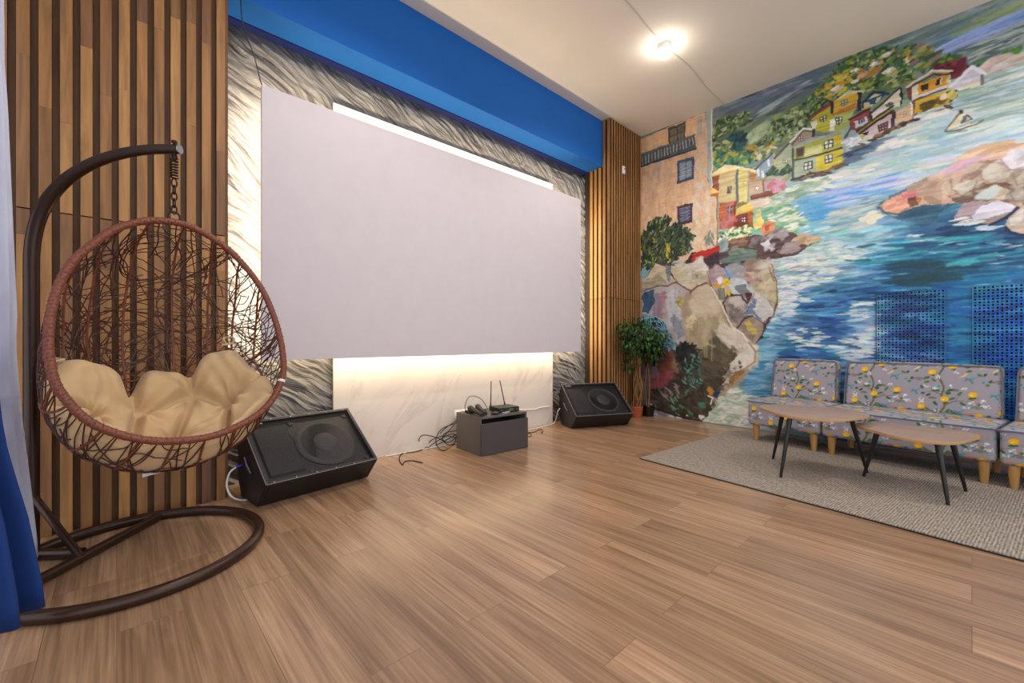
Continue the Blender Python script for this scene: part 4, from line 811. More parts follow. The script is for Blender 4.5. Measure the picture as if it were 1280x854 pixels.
mb.build('base_ring', M_['stand'], st)
ba = Vector((.166+.0, 3.058, .0255)); bb = Vector((-.352, 2.437, .0255))
mb = MB(); mb.tube([ba, bb], .022, 12); mb.build('crossbar', M_['stand'], st)
hd = (TIP-POST); hd.z = 0; dist = hd.length; hd.normalize()
def along(s, z): p = POST+hd*s; return Vector((p.x, p.y, z))
arc = [along(0, .02), along(0, .5), along(0, 1.0), along(.0, 1.33)]
rad_h, rad_v = dist*.97, .56
for k in range(1, 15):
    a = (math.pi/2)*k/14
    arc.append(along(rad_h*(1-math.cos(a))**1.12, 1.33+rad_v*math.sin(a)**.90))
arc.append(along(dist+.022, TIP.z-.005))
mb = MB(); ap = smooth_path(arc, 4); mb.tube(ap, [.027-.006*max(0, i/len(ap)-.35)/.65 for i in range(len(ap))], 16); post = mb.build('post', M_['stand'], st)
e_ = along(dist+.022, TIP.z-.005)
mb = MB(); mb.tube([e_, e_+hd*.005], .0205, 16); mb.build('end_cap', M_['alu'], st)
mb = MB(); mb.tube([along(0, .30), Vector((-.118, 2.705, .035))], .016, 10); mb.build('brace', M_['stand'], st)
mb = MB(); mb.tube([along(-.03, .0255), along(.22, .0255)], .024, 12); mb.build('foot_tube', M_['stand'], st)
mb = MB(); mb.tube([TIP+Vector((0,0,.032)), TIP-Vector((0,0,.045))], .006, 8); mb.lathe([(0,.012),(.012,.01),(.012,0),(0,0)], 6, Matrix.Translation(TIP+Vector((0,0,.024)))); mb.build('bolt', M_['chain'], st)

# rim: planar loop tilted so that its foot comes forward
RIMPX = [(201,276),(176,277),(143,287),(115,306),(92,326),(76,351),(66,380),(61,412),(61.5,445),(68,476),(82,499),(107,524),(139,540),(180,550),(221,551.5),(262,546),(295,534),(324,517),(344,494),(354,468),(354,448),(350,422),(341,392),(328,363),(307,334),(283,310),(254,291),(228,280)]
RT = on_y(214, 275, 2.52)
az = R(13); tl = R(15)
RN = Vector((math.cos(tl)*math.sin(az), -math.cos(tl)*math.cos(az), math.sin(tl)))
RIM = smooth_path([on_plane(u, v, RT, RN) for u, v in RIMPX], 6, closed=True)
RC = sum(RIM, Vector())/len(RIM); RC = RC+Vector((0,0,-.03))
e1 = Vector((math.cos(az), math.sin(az), 0)); e2 = RN.cross(e1)*1.0
if e2.z < 0: e2 = -e2
rth = []
for p in RIM:
    d_ = p-RC; rth.append((math.atan2(d_.dot(e2), d_.dot(e1)), d_.length))
rth.sort(); TH = np.array([t for t, _ in rth]); RA = np.array([r for _, r in rth])
TH = np.concatenate([TH-2*math.pi, TH, TH+2*math.pi]); RA = np.tile(RA, 3)
DV = (-RN*.95+Vector((0,0,-.30))).normalized(); DEPTH = .46
def bowl(a, b, inset=0.0):
    """disc coordinates (a right, b up) -> point on the basket"""
    r = min(math.hypot(a, b), 1.0); th = math.atan2(b, a)
    rr = float(np.interp(th, TH, RA))
    q = r*math.pi/2
    k = math.sin(q)**.82 if r > 0 else 0
    g = max(math.cos(q), 0)**.72
    low = max(0, -math.sin(th))
    bulge = 1+.10*math.sin(min(1, (1-r)*3.0)*math.pi)*(.35+.65*low)
    p = RC+(e1*math.cos(th)+e2*math.sin(th))*rr*k*bulge+DV*DEPTH*g
    p.z -= .05*low*math.sin(min(1, (1-r)*2.2)*math.pi/2)
    if inset:
        c = RC+RN*.15; d_ = (c-p); p = p+d_.normalized()*inset
    return p
ec = thing('hanging_chair', 'woven brown rattan egg chair hanging by a chain in front of the slats', 'hanging chair', (RC.x, RC.y+.1, .35))
mb = MB(); n_ = len(RIM)
mb.tube(RIM, [.0150+.0045*math.sin(i*2.4)*.12 for i in range(n_)], 12, closed=True)
rim = mb.build('rim', M_['rattan'], ec)
# wrapped cane: fine helix round the rim
mb = MB(); RM2 = smooth_path(RIM[::2], 12, closed=True); hel = []
nn = len(RM2)
for i in range(nn):
    t = (RM2[(i+1) % nn]-RM2[i-1]).normalized(); u_ = t.cross(RN).normalized(); v_ = t.cross(u_)
    a = i*1.12
    hel.append(RM2[i]+(u_*math.cos(a)+v_*math.sin(a))*.0148)
mb.tube(hel, .0030, 5, closed=True); mb.build('cane_wrapping', M_['rattan'], rim)
for a in (-.8, -.58, -.34, -.1, .14, .38, .6, .82):
    L_ = math.sqrt(1-a*a)
    mb = MB(); mb.tube([bowl(a*(1-.12*(1-abs(t))), t*L_) for t in np.linspace(-1, 1, 34)], .0052, 7); mb.build('rib', M_['rattan'], ec)
for b in (-.42, .02):
    L_ = math.sqrt(1-b*b)
    mb = MB(); mb.tube([bowl(t*L_, b) for t in np.linspace(-1, 1, 34)], .0050, 7); mb.build('rib', M_['rattan'], ec)
# random woven strands
mb = MB(); rg = random.Random(5)
for k in range(250):
    th = rg.uniform(0, 2*math.pi); r = math.sqrt(rg.random())*.98
    a, b = r*math.cos(th), r*math.sin(th); hdg = rg.uniform(0, 2*math.pi); cur = rg.uniform(-.5, .5)
    if k % 3 != 1: hdg = rg.choice((0.15, math.pi-.15))+rg.uniform(-.6, .6); cur *= .2
    pts = []
    for s_ in range(rg.randint(22, 44)):
        pts.append(bowl(a, b)+DV*rg.uniform(-.002, .006))
        a += math.cos(hdg)*.032; b += math.sin(hdg)*.032
        hdg += cur*.28+rg.uniform(-.20, .20); cur += rg.uniform(-.25, .25); cur = max(-.9, min(.9, cur))
        if math.hypot(a, b) > .995:
            pts.append(bowl(a/math.hypot(a,b), b/math.hypot(a,b))); break
    if len(pts) > 4: mb.tube(smooth_path(pts, 2), .0025, 5, cap=False)
# lashing over the edge
for k in range(46):
    th = k/46*2*math.pi+rg.uniform(-.05, .05); d0 = rg.uniform(-.16, .16)
    mb.tube(smooth_path([bowl(math.cos(th), math.sin(th)), bowl(.93*math.cos(th+d0*.5), .93*math.sin(th+d0*.5)), bowl(.84*math.cos(th+d0), .84*math.sin(th+d0)), bowl(.74*math.cos(th+d0*.4), .74*math.sin(th+d0*.4))], 4), .0030, 5, cap=False)
mb.build('wicker_weave', M_['rattan_dark'], ec)
# ring, chain, spring
top = RIM[int(min(range(n_), key=lambda i: (RIM[i]-RT).length))]
HX, HY = TIP.x, TIP.y
def link(mb, c, ln, wd, r, turn):
    pts = []
    for k in range(16):
        a = 2*math.pi*k/16
        x = wd*math.cos(a); z = ln*math.sin(a)
        pts.append(c+Vector((x*math.cos(turn), x*math.sin(turn), z)))
    mb.tube(pts, r, 6, closed=True)
zt = top.z+.012
mb = MB(); link(mb, Vector((HX, HY, zt+.010)), .026, .022, .0045, .1); mb.build('hanging_ring', M_['chain'], ec)
z = zt+.046; k = 0
while z < TIP.z-.155:
    mb = MB(); link(mb, Vector((HX, HY, z)), .021, .0105, .0034, 0.3+(k % 2)*math.pi/2); z += .031; k += 1; mb.build('chain_link', M_['chain'], ec)
zs = z-.012
for dz, tn in ((.105,.3),(.128,1.9)):
    mb = MB(); link(mb, Vector((HX, HY, zs+dz)), .018, .010, .0034, tn); mb.build('chain_link', M_['chain'], ec)
mb = MB(); mb.tube([Vector((HX+.0135*math.cos(t), HY+.0135*math.sin(t), zs+.005+.0128*t/ (2*math.pi)*1.0)) for t in np.linspace(0, 2*math.pi*7, 100)], .0042, 6)
mb.build('spring', M_['chain'], ec)
# two paper tags under the basket
M_['paper'] = pbr('white_paper', (226,226,222), .8)
for u0, v0, u1, v1 in ((178,597,204,590),(224,588,246,582)):
    A = on_y(u0, v0, 2.46); B = on_y(u1, v1, 2.46)
    mb = MB(); mb.prism([(0,0),(1,0),(1,1),(0,1)], B-A, Vector((0,.012,.024)), A, Vector((0,.0012,-.0006))); mb.build('paper_tag', M_['paper'], ec, smooth=False)
mb = MB(); q = RIM[int(min(range(n_), key=lambda i: (RIM[i]-on_plane(355,477,RT,RN)).length))]; q2 = RIM[(RIM.index(q)+1) % n_]
mb.tube([q-(q2-q).normalized()*.006, q+(q2-q).normalized()*.006], .0172, 12); mb.build('white_binding', M_['paper'], ec)

# tufted cushion nestled in the lower half of the basket
cu = thing('seat_cushion', 'tan tufted cushion lying in the hanging chair', 'cushion', (RC.x, RC.y+.05, .5))
NA, NB = 110, 84
TUF = [(-.06,-.13),(.20,-.09),(.07,-.52),(.47,-.30),(-.46,-.36)]
SEAMS = [((-.06,-.13),(-.10,.3)),((.20,-.09),(.20,.3)),((-.06,-.13),(.20,-.09)),((-.06,-.13),(-.24,-.60)),((.20,-.09),(.07,-.52)),((.07,-.52),(.04,-1.)),((.20,-.09),(.47,-.30)),((.47,-.30),(.95,-.08)),((.47,-.30),(.36,-.9)),((-.46,-.36),(-1.,-.30)),((-.24,-.60),(-.3,-1.))]
def segd(a, b, A, B):
    vx, vy = B[0]-A[0], B[1]-A[1]; L2 = vx*vx+vy*vy; t = max(0, min(1, ((a-A[0])*vx+(b-A[1])*vy)/L2)); return math.hypot(a-A[0]-t*vx, b-A[1]-t*vy), t
def topb(a):   # upper outline with three puffs
    return -.12+.24*math.exp(-((a+.42)/.30)**4)+.17*math.exp(-((a-.07)/.13)**4)+.28*math.exp(-((a-.45)/.23)**4)-.75*max(0, abs(a)-.66)
def cush_pt(i, j, side):
    s = -1+2*i/NA; t = j/NB
    a = .02+.77*s
    lo = -math.sqrt(max(0, 1-(a/.95)**2))*.965
    hi = max(topb(a), lo+.08)
    lo = min(lo, hi-.08)
    b = lo+(hi-lo)*t
    rr = math.hypot(a, b)
    if rr > .955: a *= .955/rr; b *= .955/rr
    edge = (max(0, 1-abs(s)**5)*max(0, 1-abs(2*t-1)**7))**.5
    seam = 1.0; wrk = 0
    for A, B in SEAMS:
        d, q = segd(a, b, A, B); seam = min(seam, 1-.66*math.exp(-(d/.032)**2)); seam *= 1-.13*math.exp(-(d/.15)**2)
    for ta, tb in TUF:
        d = math.hypot(a-ta, b-tb); th = math.atan2(b-tb, a-ta)
        seam *= 1-.55*math.exp(-(d/.05)**2); wrk += .020*math.exp(-(d/.17)**2)*math.sin(th*7+ta*9)*min(1, d/.05)
    wr_ = wrk+.004*math.sin(a*23+b*9)+.003*math.sin(b*31-a*12)+.0025*math.sin(a*47+b*17)
    if side: return bowl(a, b, .008)
    return bowl(a, b, .012+(.135*seam+wr_)*edge)
mb = MB()
ti = [[cush_pt(i, j, 0) for j in range(NB+1)] for i in range(NA+1)]; to = [[cush_pt(i, j, 1) for j in range(NB+1)] for i in range(NA+1)]
mb.grid(ti); mb.grid([r[::-1] for r in to])
def gi(k, i, j): return k*(NA+1)*(NB+1)+i*(NB+1)+(j if k == 0 else NB-j)
loop = [(i, 0) for i in range(NA)]+[(NA, j) for j in range(NB)]+[(i, NB) for i in range(NA, 0, -1)]+[(0, j) for j in range(NB, 0, -1)]
for q, (p_, n2) in enumerate(zip(loop, loop[1:]+loop[:1])): mb.f.append((gi(0,*p_), gi(0,*n2), gi(1,*n2), gi(1,*p_)))
o = mb.build('padding', M_['cushion'], cu, angle=180)
bm = bmesh.new(); bm.from_mesh(o.data); bmesh.ops.recalc_face_normals(bm, faces=bm.faces[:]); bm.to_mesh(o.data); bm.free()
sd = o.modifiers.new('smooth', 'SUBSURF'); sd.levels = 1; sd.render_levels = 1
for a, b in ((-.66, .06), (.52, .20)):
    p = bowl(a, b, .02)
    mb = MB(); mb.tube(smooth_path([p, p+Vector((-.02,-.01,.03)), bowl(a-.03, b+.06)+RN*.01, bowl(a+.04, b+.05)+RN*.01, p+Vector((.02,-.01,.01)), p+Vector((-.03,-.03,.0))], 5), .0055, 6); mb.build('tie', M_['cushion'], cu)
# ------------------------------------------------------------------ curtains at the left edge
def translucent(name, col, mix):
    m, nt, b = new_mat(name); L = nt.links.new
    b.inputs['Base Color'].default_value = lin4(col); b.inputs['Roughness'].default_value = .9
    tr = nd(nt, 'ShaderNodeBsdfTranslucent'); tr.inputs[0].default_value = lin4(col); mx = nd(nt, 'ShaderNodeMixShader'); mx.inputs[0].default_value = mix
    tc = nd(nt, 'ShaderNodeTexCoord'); wv = nd(nt, 'ShaderNodeTexNoise', Scale=240.0, Detail=2.0); L(tc.outputs['Object'], wv.inputs['Vector'])
    bp = nd(nt, 'ShaderNodeBump', Strength=.15, Distance=.002); L(wv.outputs['Fac'], bp.inputs['Height']); L(bp.outputs[0], b.inputs['Normal'])
    out = [n for n in nt.nodes if n.type == 'OUTPUT_MATERIAL'][0]
    L(b.outputs[0], mx.inputs[1]); L(tr.outputs[0], mx.inputs[2]); L(mx.outputs[0], out.inputs[0]); return m
M_['sheer'] = translucent('white_sheer', (232,235,248), .5); M_['drape'] = translucent('blue_drape', (14,54,122), .10)
t = thing('curtain_rail', 'white curtain rail on the ceiling at the left', 'curtain rail', (-.45, 2.0, ZC))
mb = MB(); mb.box((-.49, .9, ZC-.03), (-.41, 3.12, ZC-.001)); mb.build('track', M_['white_plastic'], t, bevel=.004)
def drape(name, edge, back, n_fold, amp, mat, parent, nz=46, ns=110, ph=0.0, thick=.002):
    """edge(t): free inner hem line from top t=0 to bottom t=1; back(t): far end; ruled with folds"""
    rows = []
    for j in range(nz+1):
        t_ = j/nz; A = edge(t_); B = back(t_); d_ = B-A; nrm = Vector((-d_.y, d_.x, 0)).normalized()
        row = []
        for i in range(ns+1):
            s = i/ns
            f = math.sin(s*n_fold*2*math.pi+ph+.6*math.sin(t_*3+s*9))*amp*(.55+.45*t_)*min(1, s*14)
            f += .35*amp*math.sin(s*n_fold*4.7+1.3+t_*2)*min(1, s*14)
            row.append(A+d_*s+nrm*f)
        rows.append(row)
    mb = MB(); mb.grid(rows); o = mb.build(name, mat, parent, angle=180)
    so = o.modifiers.new('cloth', 'SOLIDIFY'); so.thickness = thick; return o
# sheer: inner edge read along its height, standing beside the chair stand
SHP = [(4,0),(5,85),(9,131),(15,263),(18,329),(21,400),(19,430),(27,525),(37,603),(47,694)]
def interp(P, v):
    for (u0,v0),(u1,v1) in zip(P, P[1:]):
        if v <= v1: return u0+(u1-u0)*(v-v0)/(v1-v0)
    return P[-1][0]
def sheer_edge(t_):
    y = 3.02-.25*t_
    z = ZC-.03+(.056-(ZC-.03))*t_
    dp = -.36*DX+y*DY
    v = CY-F*(z-1)/dp
    p = on_y(interp(SHP, max(0, v)), v, y); return Vector((p.x, y, z))
def sheer_back(t_): return Vector((-.50-.03*t_, 2.30, ZC-.03+(.056-(ZC-.03))*t_))
t = thing('sheer_curtain', 'white sheer curtain hanging at the left edge beside the wooden slats', 'curtain', (-.42, 2.5, 0))
drape('cloth', sheer_edge, sheer_back, 8, .022, M_['sheer'], t)
BLP = [(-25,-400),(-14,300),(0,512),(9,560),(35,647),(56,751)]
def blue_edge(t_):
    y = 2.20; z = ZC-.03+(.085-(ZC-.03))*t_
    dp = -.25*DX+y*DY; v = CY-F*(z-1)/dp
    p = on_y(interp(BLP, v), v, y-.03*t_); return Vector((p.x, p.y, z))
def blue_back(t_): return Vector((-.58-.02*t_, 1.80, ZC-.03+(.075-(ZC-.03))*t_))
t = thing('blue_drape', 'deep blue drape flaring out at the lower left corner of the room', 'curtain', (-.35, 1.8, 0))
drape('cloth', blue_edge, blue_back, 5, .035, M_['drape'], t, ph=2.4)
# ------------------------------------------------------------------ stage monitor wedges
M_['cab_black'] = pbr('black_textured_cabinet', (24,22,25), .42, var=.06, nscale=30, bump=.08, bscale=300)
M_['baffle'] = pbr('black_baffle', (34,31,36), .6, var=.05)
M_['cone'] = pbr('woofer_cone', (54,50,56), .5, var=.06, nscale=14); M_['surround'] = pbr('rubber_surround', (30,28,32), .4)
M_['edge_grey'] = pbr('grey_worn_edge', (120,114,124), .5); M_['screw'] = pbr('steel_screw', (150,148,146), .35, .9)
M_['badge'] = pbr('pale_badge', (150,146,152), .5)
def mesh_grille_mat():
    m, nt, b = new_mat('perforated_grille'); L = nt.links.new
    b.inputs['Base Color'].default_value = lin4((34,32,37)); b.inputs['Roughness'].default_value = .55; b.inputs['Metallic'].default_value = .3
    tp = nd(nt, 'ShaderNodeBsdfTransparent'); mx = nd(nt, 'ShaderNodeMixShader'); mx.inputs[0].default_value = .8
    out = [n for n in nt.nodes if n.type == 'OUTPUT_MATERIAL'][0]
    L(b.outputs[0], mx.inputs[1]); L(tp.outputs[0], mx.inputs[2]); L(mx.outputs[0], out.inputs[0]); return m
M_['grille'] = mesh_grille_mat()
SEC = [(0,0),(-.13,.155),(.28,.475),(.325,.34),(.33,.12),(.27,0)]
def wedge(label, loc, rotz):
    t = thing('stage_monitor', label, 'speaker', loc, rotz, 'black wedge floor speakers')
    W = .735; Mw = world_of(t)
    A = Vector((0,-.13,.155)); B = Vector((0,.28,.475)); up = (B-A).normalized(); n_ = Vector((0,-up.z,up.y)); H = (B-A).length
    def P(x, s, d): return Mw @ (Vector((x,0,0))+A+up*s+n_*d)
    th = .022
    # cabinet: solid section set back behind the baffle, plus end cheeks and rails forming the recess
    inner = [(0,0),(-.13,.155)]
    off = n_*-.03
    mb = MB()
    sec = [(0,0),(-.13+off.y*1.0,.155+off.z),( .28+off.y,.475+off.z),(.28,.475),(.325,.34),(.33,.12),(.27,0)]
    core = [(0,0),(-.13,.155),(-.13+off.y,.155+off.z),(.28+off.y,.475+off.z),(.28,.475),(.325,.34),(.33,.12),(.27,0)]
    # rails: front lip and back lip are included by cutting the recess out of the section
    a1 = A+up*.022; a2 = B-up*.022
    core = [(0,0),(-.13,.155),(a1.y,a1.z),(a1.y+off.y,a1.z+off.z),(a2.y+off.y,a2.z+off.z),(a2.y,a2.z),(.28,.475),(.325,.34),(.33,.12),(.27,0)]
    mb.prism(core, Mw.to_3x3() @ Vector((0,1,0)), Vector((0,0,1)), Mw @ Vector((th,0,0)), Mw.to_3x3() @ Vector((W-2*th,0,0)))
    for x in (0, W-th): mb.prism(SEC, Mw.to_3x3() @ Vector((0,1,0)), Vector((0,0,1)), Mw @ Vector((x,0,0)), Mw.to_3x3() @ Vector((th,0,0)))
    mb.build('cabinet', M_['cab_black'], t, bevel=.004, angle=30)
    # pale worn edges around the front
    mb = MB()
    for a, b in (((.003,.003),(W-.003,.003)),((.003,.003),(.003,H-.003)),((.003,H-.003),(W-.003,H-.003)),((W-.003,.003),(W-.003,H-.003))):
        mb.tube([P(a[0],a[1],-.0005), P(b[0],b[1],-.0005)], .0026, 6)
    mb.build('edge_trim', M_['edge_grey'], t)
    Rm = Mw.to_3x3() @ Matrix((Vector((1,0,0)), up, n_)).transposed()
    def at(x, s, d): return Matrix.Translation(P(x, s, d)) @ Rm.to_4x4()
    cw = W*.635
    bf = MB(); bf.lathe([(.205,-.030),(.205,-.024),(.198,-.022),(.190,-.024)], 48, at(cw, H*.50, 0)); 
    wf = MB(); wf.lathe([(.19,-.024),(.178,-.020),(.166,-.024),(.160,-.028),(.085,-.0285),(.080,-.024),(.05,-.018),(.02,-.0155),(0,-.015)], 48, at(cw, H*.50, 0))
    w_o = wf.build('woofer', M_['cone'], t)
    bf.build('surround', M_['surround'], w_o)
    hb = MB(); hx0, hx1, s0, s1 = .045, W*.36, .06, H-.06
    hb.add([P(hx0,s0,-.030),P(hx1,s0,-.030),P(hx1,s1,-.030),P(hx0,s1,-.030),P(hx0+.01,s0+.01,-.018),P(hx1-.01,s0+.01,-.018),P(hx1-.01,s1-.01,-.018),P(hx0+.01,s1-.01,-.018)],
           [(4,5,6,7),(0,1,5,4),(1,2,6,5),(2,3,7,6),(3,0,4,7)])
    hb.build('horn_panel', M_['baffle'], t, smooth=False)
    for x, s in ((W*.36+.03, .05), (W-.05, .055), (W*.36+.03, H-.055), (W-.05, H-.055)): pb = MB(); pb.lathe([(.018,-.030),(.018,-.022),(.012,-.020),(0,-.020)], 20, at(x, s, 0)); pb.build('port', M_['surround'], t)
    gr = MB(); gr.add([P(th,.022,-.009),P(W-th,.022,-.009),P(W-th,H-.022,-.009),P(th,H-.022,-.009)], [(0,1,2,3)]); gr.build('grille', M_['grille'], t, smooth=False)
    for i in range(6):
        x = .05+i*(W-.1)/5
        for s in (.011, H-.011):
            sb = MB(); sb.lathe([(.0045,-.001),(.004,.0015),(0,.002)], 10, at(x, s, 0)); sb.build('screw', M_['screw'], t)
    bd = MB(); M4 = at(.085, H-.033, -.006)
    bd.box((-.035,-.004,-.002), (.035,.004,.001), M4); bd.build('badge', M_['badge'], t)
    # carrying handle recess in the left end
    hm = MB(); ML = Mw
    hm.prism([(.07,.16),(.20,.26),(.215,.235),(.085,.135)], Mw.to_3x3() @ Vector((0,1,0)), Vector((0,0,1)), Mw @ Vector((-.004,0,0)), Mw.to_3x3() @ Vector((.0038,0,0)))
    ho = hm.build('handle', M_['surround'], t, bevel=.002)
    hm = MB(); hm.tube([Mw @ Vector((-.006,.088,.185)), Mw @ Vector((-.010,.14,.225)), Mw @ Vector((-.006,.19,.262))], .005, 8); hm.build('handle_edge', M_['edge_grey'], ho)
    # rubber feet
    for x in (.06, W-.06):
        for y in (.03, .27):
            fm = MB(); fm.lathe([(0,-.006),(.014,-.006),(.016,0),(0,0)], 14, Mw @ Matrix.Translation((x, y, 0))); fm.build('foot', M_['surround'], t)
    return t
wedge('black wedge floor speaker beside the hanging chair', (.616, 2.906, .006), R(7.2))
wedge('black wedge floor speaker by the potted plants', (3.774, 3.085, .006), R(-24.9))

# ------------------------------------------------------------------ cables of the speakers
M_['blue_plug'] = pbr('blue_connector', (28,52,170), .4)
t = thing('speaker_cable', 'white speaker cable with blue plug looping at the end of the left floor speaker', 'cable', (.58, 3.1, 0))
c0 = Vector((.604, 3.165, .205))
mb = MB(); mb.tube(smooth_path([c0+Vector((-.045,0,-.005)), c0+Vector((-.085,-.01,-.03)), c0+Vector((-.105,-.03,-.10)), c0+Vector((-.085,-.06,-.165)), c0+Vector((-.03,-.08,-.198)), c0+Vector((.03,-.075,-.197))], 8), .0055, 8); mb.build('cord', M_['white_cable'], t)
mb = MB(); mb.tube([c0+Vector((-.050,0,-.007)), c0+Vector((-.010,0,0))], [.010,.011], 12); mb.build('plug', M_['blue_plug'], t)
mb = MB(); mb.tube([c0+Vector((-.0095,0,0)), c0+Vector((.004,0,.001))], .008, 12); mb.build('plug_collar', M_['surround'], t)
yw = YB-.037
mb = MB()
pts = [on_y(668,512,yw), on_y(676,509.5,yw), on_y(686,508.5,yw), on_y(688.5,507,yw-.005)]
pts2 = [Vector((3.88,3.42,.30)), Vector((3.90,3.40,.16)), Vector((3.86,3.40,.012)), Vector((3.80,3.36,.0065))]
mb.tube(smooth_path([on_y(645,513.5,yw), on_y(655,512.5,yw)]+pts[:3]+[on_y(688.2,508,YB-.012)], 6), .0055, 8)
tag(mb.build('white_cable', M_['white_cable']), 'white cable running along the marble behind the grey cabinet', 'cable')
mb = MB(); mb.tube(smooth_path([on_floor(482,570.5,.006), on_floor(560,556,.006), on_floor(640,541.5,.006), on_floor(684,532,.006), Vector((3.84,3.40,.02)), Vector((3.84,3.36,.10)), Vector((3.83,3.33,.17)), Vector((3.850,3.315,.20))], 8), .0048, 8)
tag(mb.build('white_cable', M_['white_cable']), 'white cable lying along the foot of the marble to the right floor speaker', 'cable')

# ------------------------------------------------------------------ low grey cabinet with radio microphones
M_['cab_grey'] = pbr('matt_grey_carcass', (92,86,82), .55, var=.02); M_['front_grey'] = pbr('graphite_drawer_front', (70,64,66), .5, var=.03, nscale=18, stretch=(1,1,6))
ca_ = R(-3.9); CB = (2.297, 2.885, 0)
cb = thing('low_cabinet', 'low grey cabinet with one drawer in front of the marble panel', 'cabinet', CB, ca_)
Mc = world_of(cb); W, D, H = .535, .385, .335
mb = MB()
mb.box((0,0,.0), (.018,D,H), Mc); mb.box((W-.018,0,0), (W,D,H), Mc); mb.box((.0181,.02,0), (W-.0181,D,.018), Mc); mb.box((.0181,D-.012,.0181), (W-.0181,D,H-.0181), Mc); mb.box((.0181,.0,H-.018), (W-.0181,D,H), Mc)
mb.build('carcass', M_['cab_grey'], cb, smooth=False, bevel=.0015)
mb = MB(); mb.box((.002,-.019,.004), (W-.002,-.0008,H-.056), Mc); dr = mb.build('drawer', M_['front_grey'], cb, smooth=False, bevel=.0015)
mb = MB(); mb.box((.02,.03,.02), (W-.02,.042,H-.075), Mc); mb.build('drawer_box', M_['dark'], dr, smooth=False)
# receiver
rc = thing('wireless_receiver', 'black wireless receiver with two upright antennas on the low cabinet', 'receiver', tuple(Mc @ Vector((.37,.14,H))), ca_-R(4))
Mr = world_of(rc)
mb = MB(); mb.box((-.10,-.075,.004), (.125,.105,.046), Mr); mb.build('body', M_['dark'], rc, bevel=.003)
M_['lcd'] = emit('lcd_green', (120,135,60), .5)
mb = MB(); mb.box((.005,-.0765,.014), (.055,-.0751,.034), Mr); mb.build('display', M_['lcd'], rc, smooth=False)
mb = MB(); mb.lathe([(.009,0),(.008,.008),(0,.0085)], 16, Mr @ Matrix.Translation((.095,-.0752,.024)) @ Matrix.Rotation(R(90),4,'X')); mb.build('knob', M_['cab_grey'], rc)
mb = MB(); mb.lathe([(.006,0),(.005,.004),(0,.0045)], 12, Mr @ Matrix.Translation((-.075,-.0752,.024)) @ Matrix.Rotation(R(90),4,'X')); mb.build('button', M_['screw'], rc)
for x, dx in ((-.085,.012), (.075,-.05)):
    mb = MB(); b0 = Vector((x,.098,.0465)); mb.tube([Mr @ b0, Mr @ (b0+Vector((0,0,.012))), Mr @ (b0+Vector((dx*.1,0,.03))), Mr @ (b0+Vector((dx,0.01,.235)))], [.0075,.0075,.0052,.0042], 10); mb.build('antenna', M_['surround'], rc)
for x in (-.08,.105):
    for y in (-.06,.09):
        mb = MB(); mb.lathe([(0,0),(.006,0),(.007,.0042),(0,.0042)], 10, Mr @ Matrix.Translation((x,y,0))); mb.build('foot', M_['surround'], rc)
# microphones lying side by side
M_['mic_mesh'] = pbr('microphone_grille', (62,60,58), .4, .6, bump=.6, bscale=900)
def mic(label, p0, p1):
    a = Vector(p0); b = Vector(p1); d_ = (b-a); L_ = d_.length; q = d_.to_track_quat('Z','Y').to_matrix().to_4x4()
    t = thing('microphone', label, 'microphone', tuple(a), 0, 'handheld microphones on the cabinet'); Mm = Matrix.Translation(a) @ q
    mb = MB(); mb.lathe([(0,0),(.0165,.001),(.0175,.006),(.0185,.10),(.0235,L_-.062),(.0235,L_-.055)], 20, Mm); mb.build('handle', M_['dark'], t)
    mb = MB(); mb.lathe([(.0225,L_-.0549),(.026,L_-.05),(.0265,L_-.03),(.022,L_-.010),(.012,L_-.001),(0,L_)], 20, Mm); mb.build('grille', M_['mic_mesh'], t)
    mb = MB(); mb.lathe([(.0272,L_-.034),(.0280,L_-.031),(.0272,L_-.028)], 20, Mm); mb.build('ring', M_['screw'], t)
mic('black handheld microphone nearer the left side of the low cabinet', (2.335,2.895,.3545), (2.371,3.142,.3865))
mic('black handheld microphone lying right beside the other one', (2.395,2.925,.3545), (2.480,3.162,.3865))
t = thing('transmitter', 'small black transmitter pack beside the microphones', 'transmitter', tuple(Mc @ Vector((.208,.055,H))), ca_+R(35)); Mt = world_of(t)
mb = MB(); mb.box((-.045,-.028,0), (.045,.028,.02), Mt); mb.build('body', M_['dark'], t, bevel=.004)
mb = MB(); mb.tube([Mt @ Vector((-.0455,.012,.011)), Mt @ Vector((-.075,.014,.011))], .003, 8); mb.build('aerial', M_['surround'], t)
t = thing('remote_control', 'small silver white remote lying near the front of the low cabinet', 'remote', tuple(Mc @ Vector((.325,.045,H))), ca_+R(20)); Mt = world_of(t)
M_['silver'] = pbr('silver_plastic', (190,188,188), .35, .3)
mb = MB(); mb.box((-.05,-.017,0), (.04,.017,.014), Mt); mb.build('body', M_['silver'], t, bevel=.004)
mb = MB(); mb.box((-.04,-.011,.0142), (-.01,.011,.016), Mt); mb.build('keypad', M_['dark'], t, smooth=False)
mb = MB(); mb.tube(smooth_path([Mc @ Vector(p) for p in ((.03,.26,H+.004),(.035,.29,H+.06),(.09,.33,H+.125),(.16,.35,H+.14),(.24,.34,H+.11),(.285,.32,H+.05),(.29,.29,H+.004))], 8), .0032, 7)
tag(mb.build('cable_loop', M_['black_cable']), 'thin black cable arching over the microphones', 'cable')
mb = MB(); mb.box((.035,.215,H+.0005), (.225,.30,H+.0245), Mc); pk = mb.build('case', M_['dark'], bevel=.005); tag(pk, 'flat black case under the heads of the two microphones', 'case')
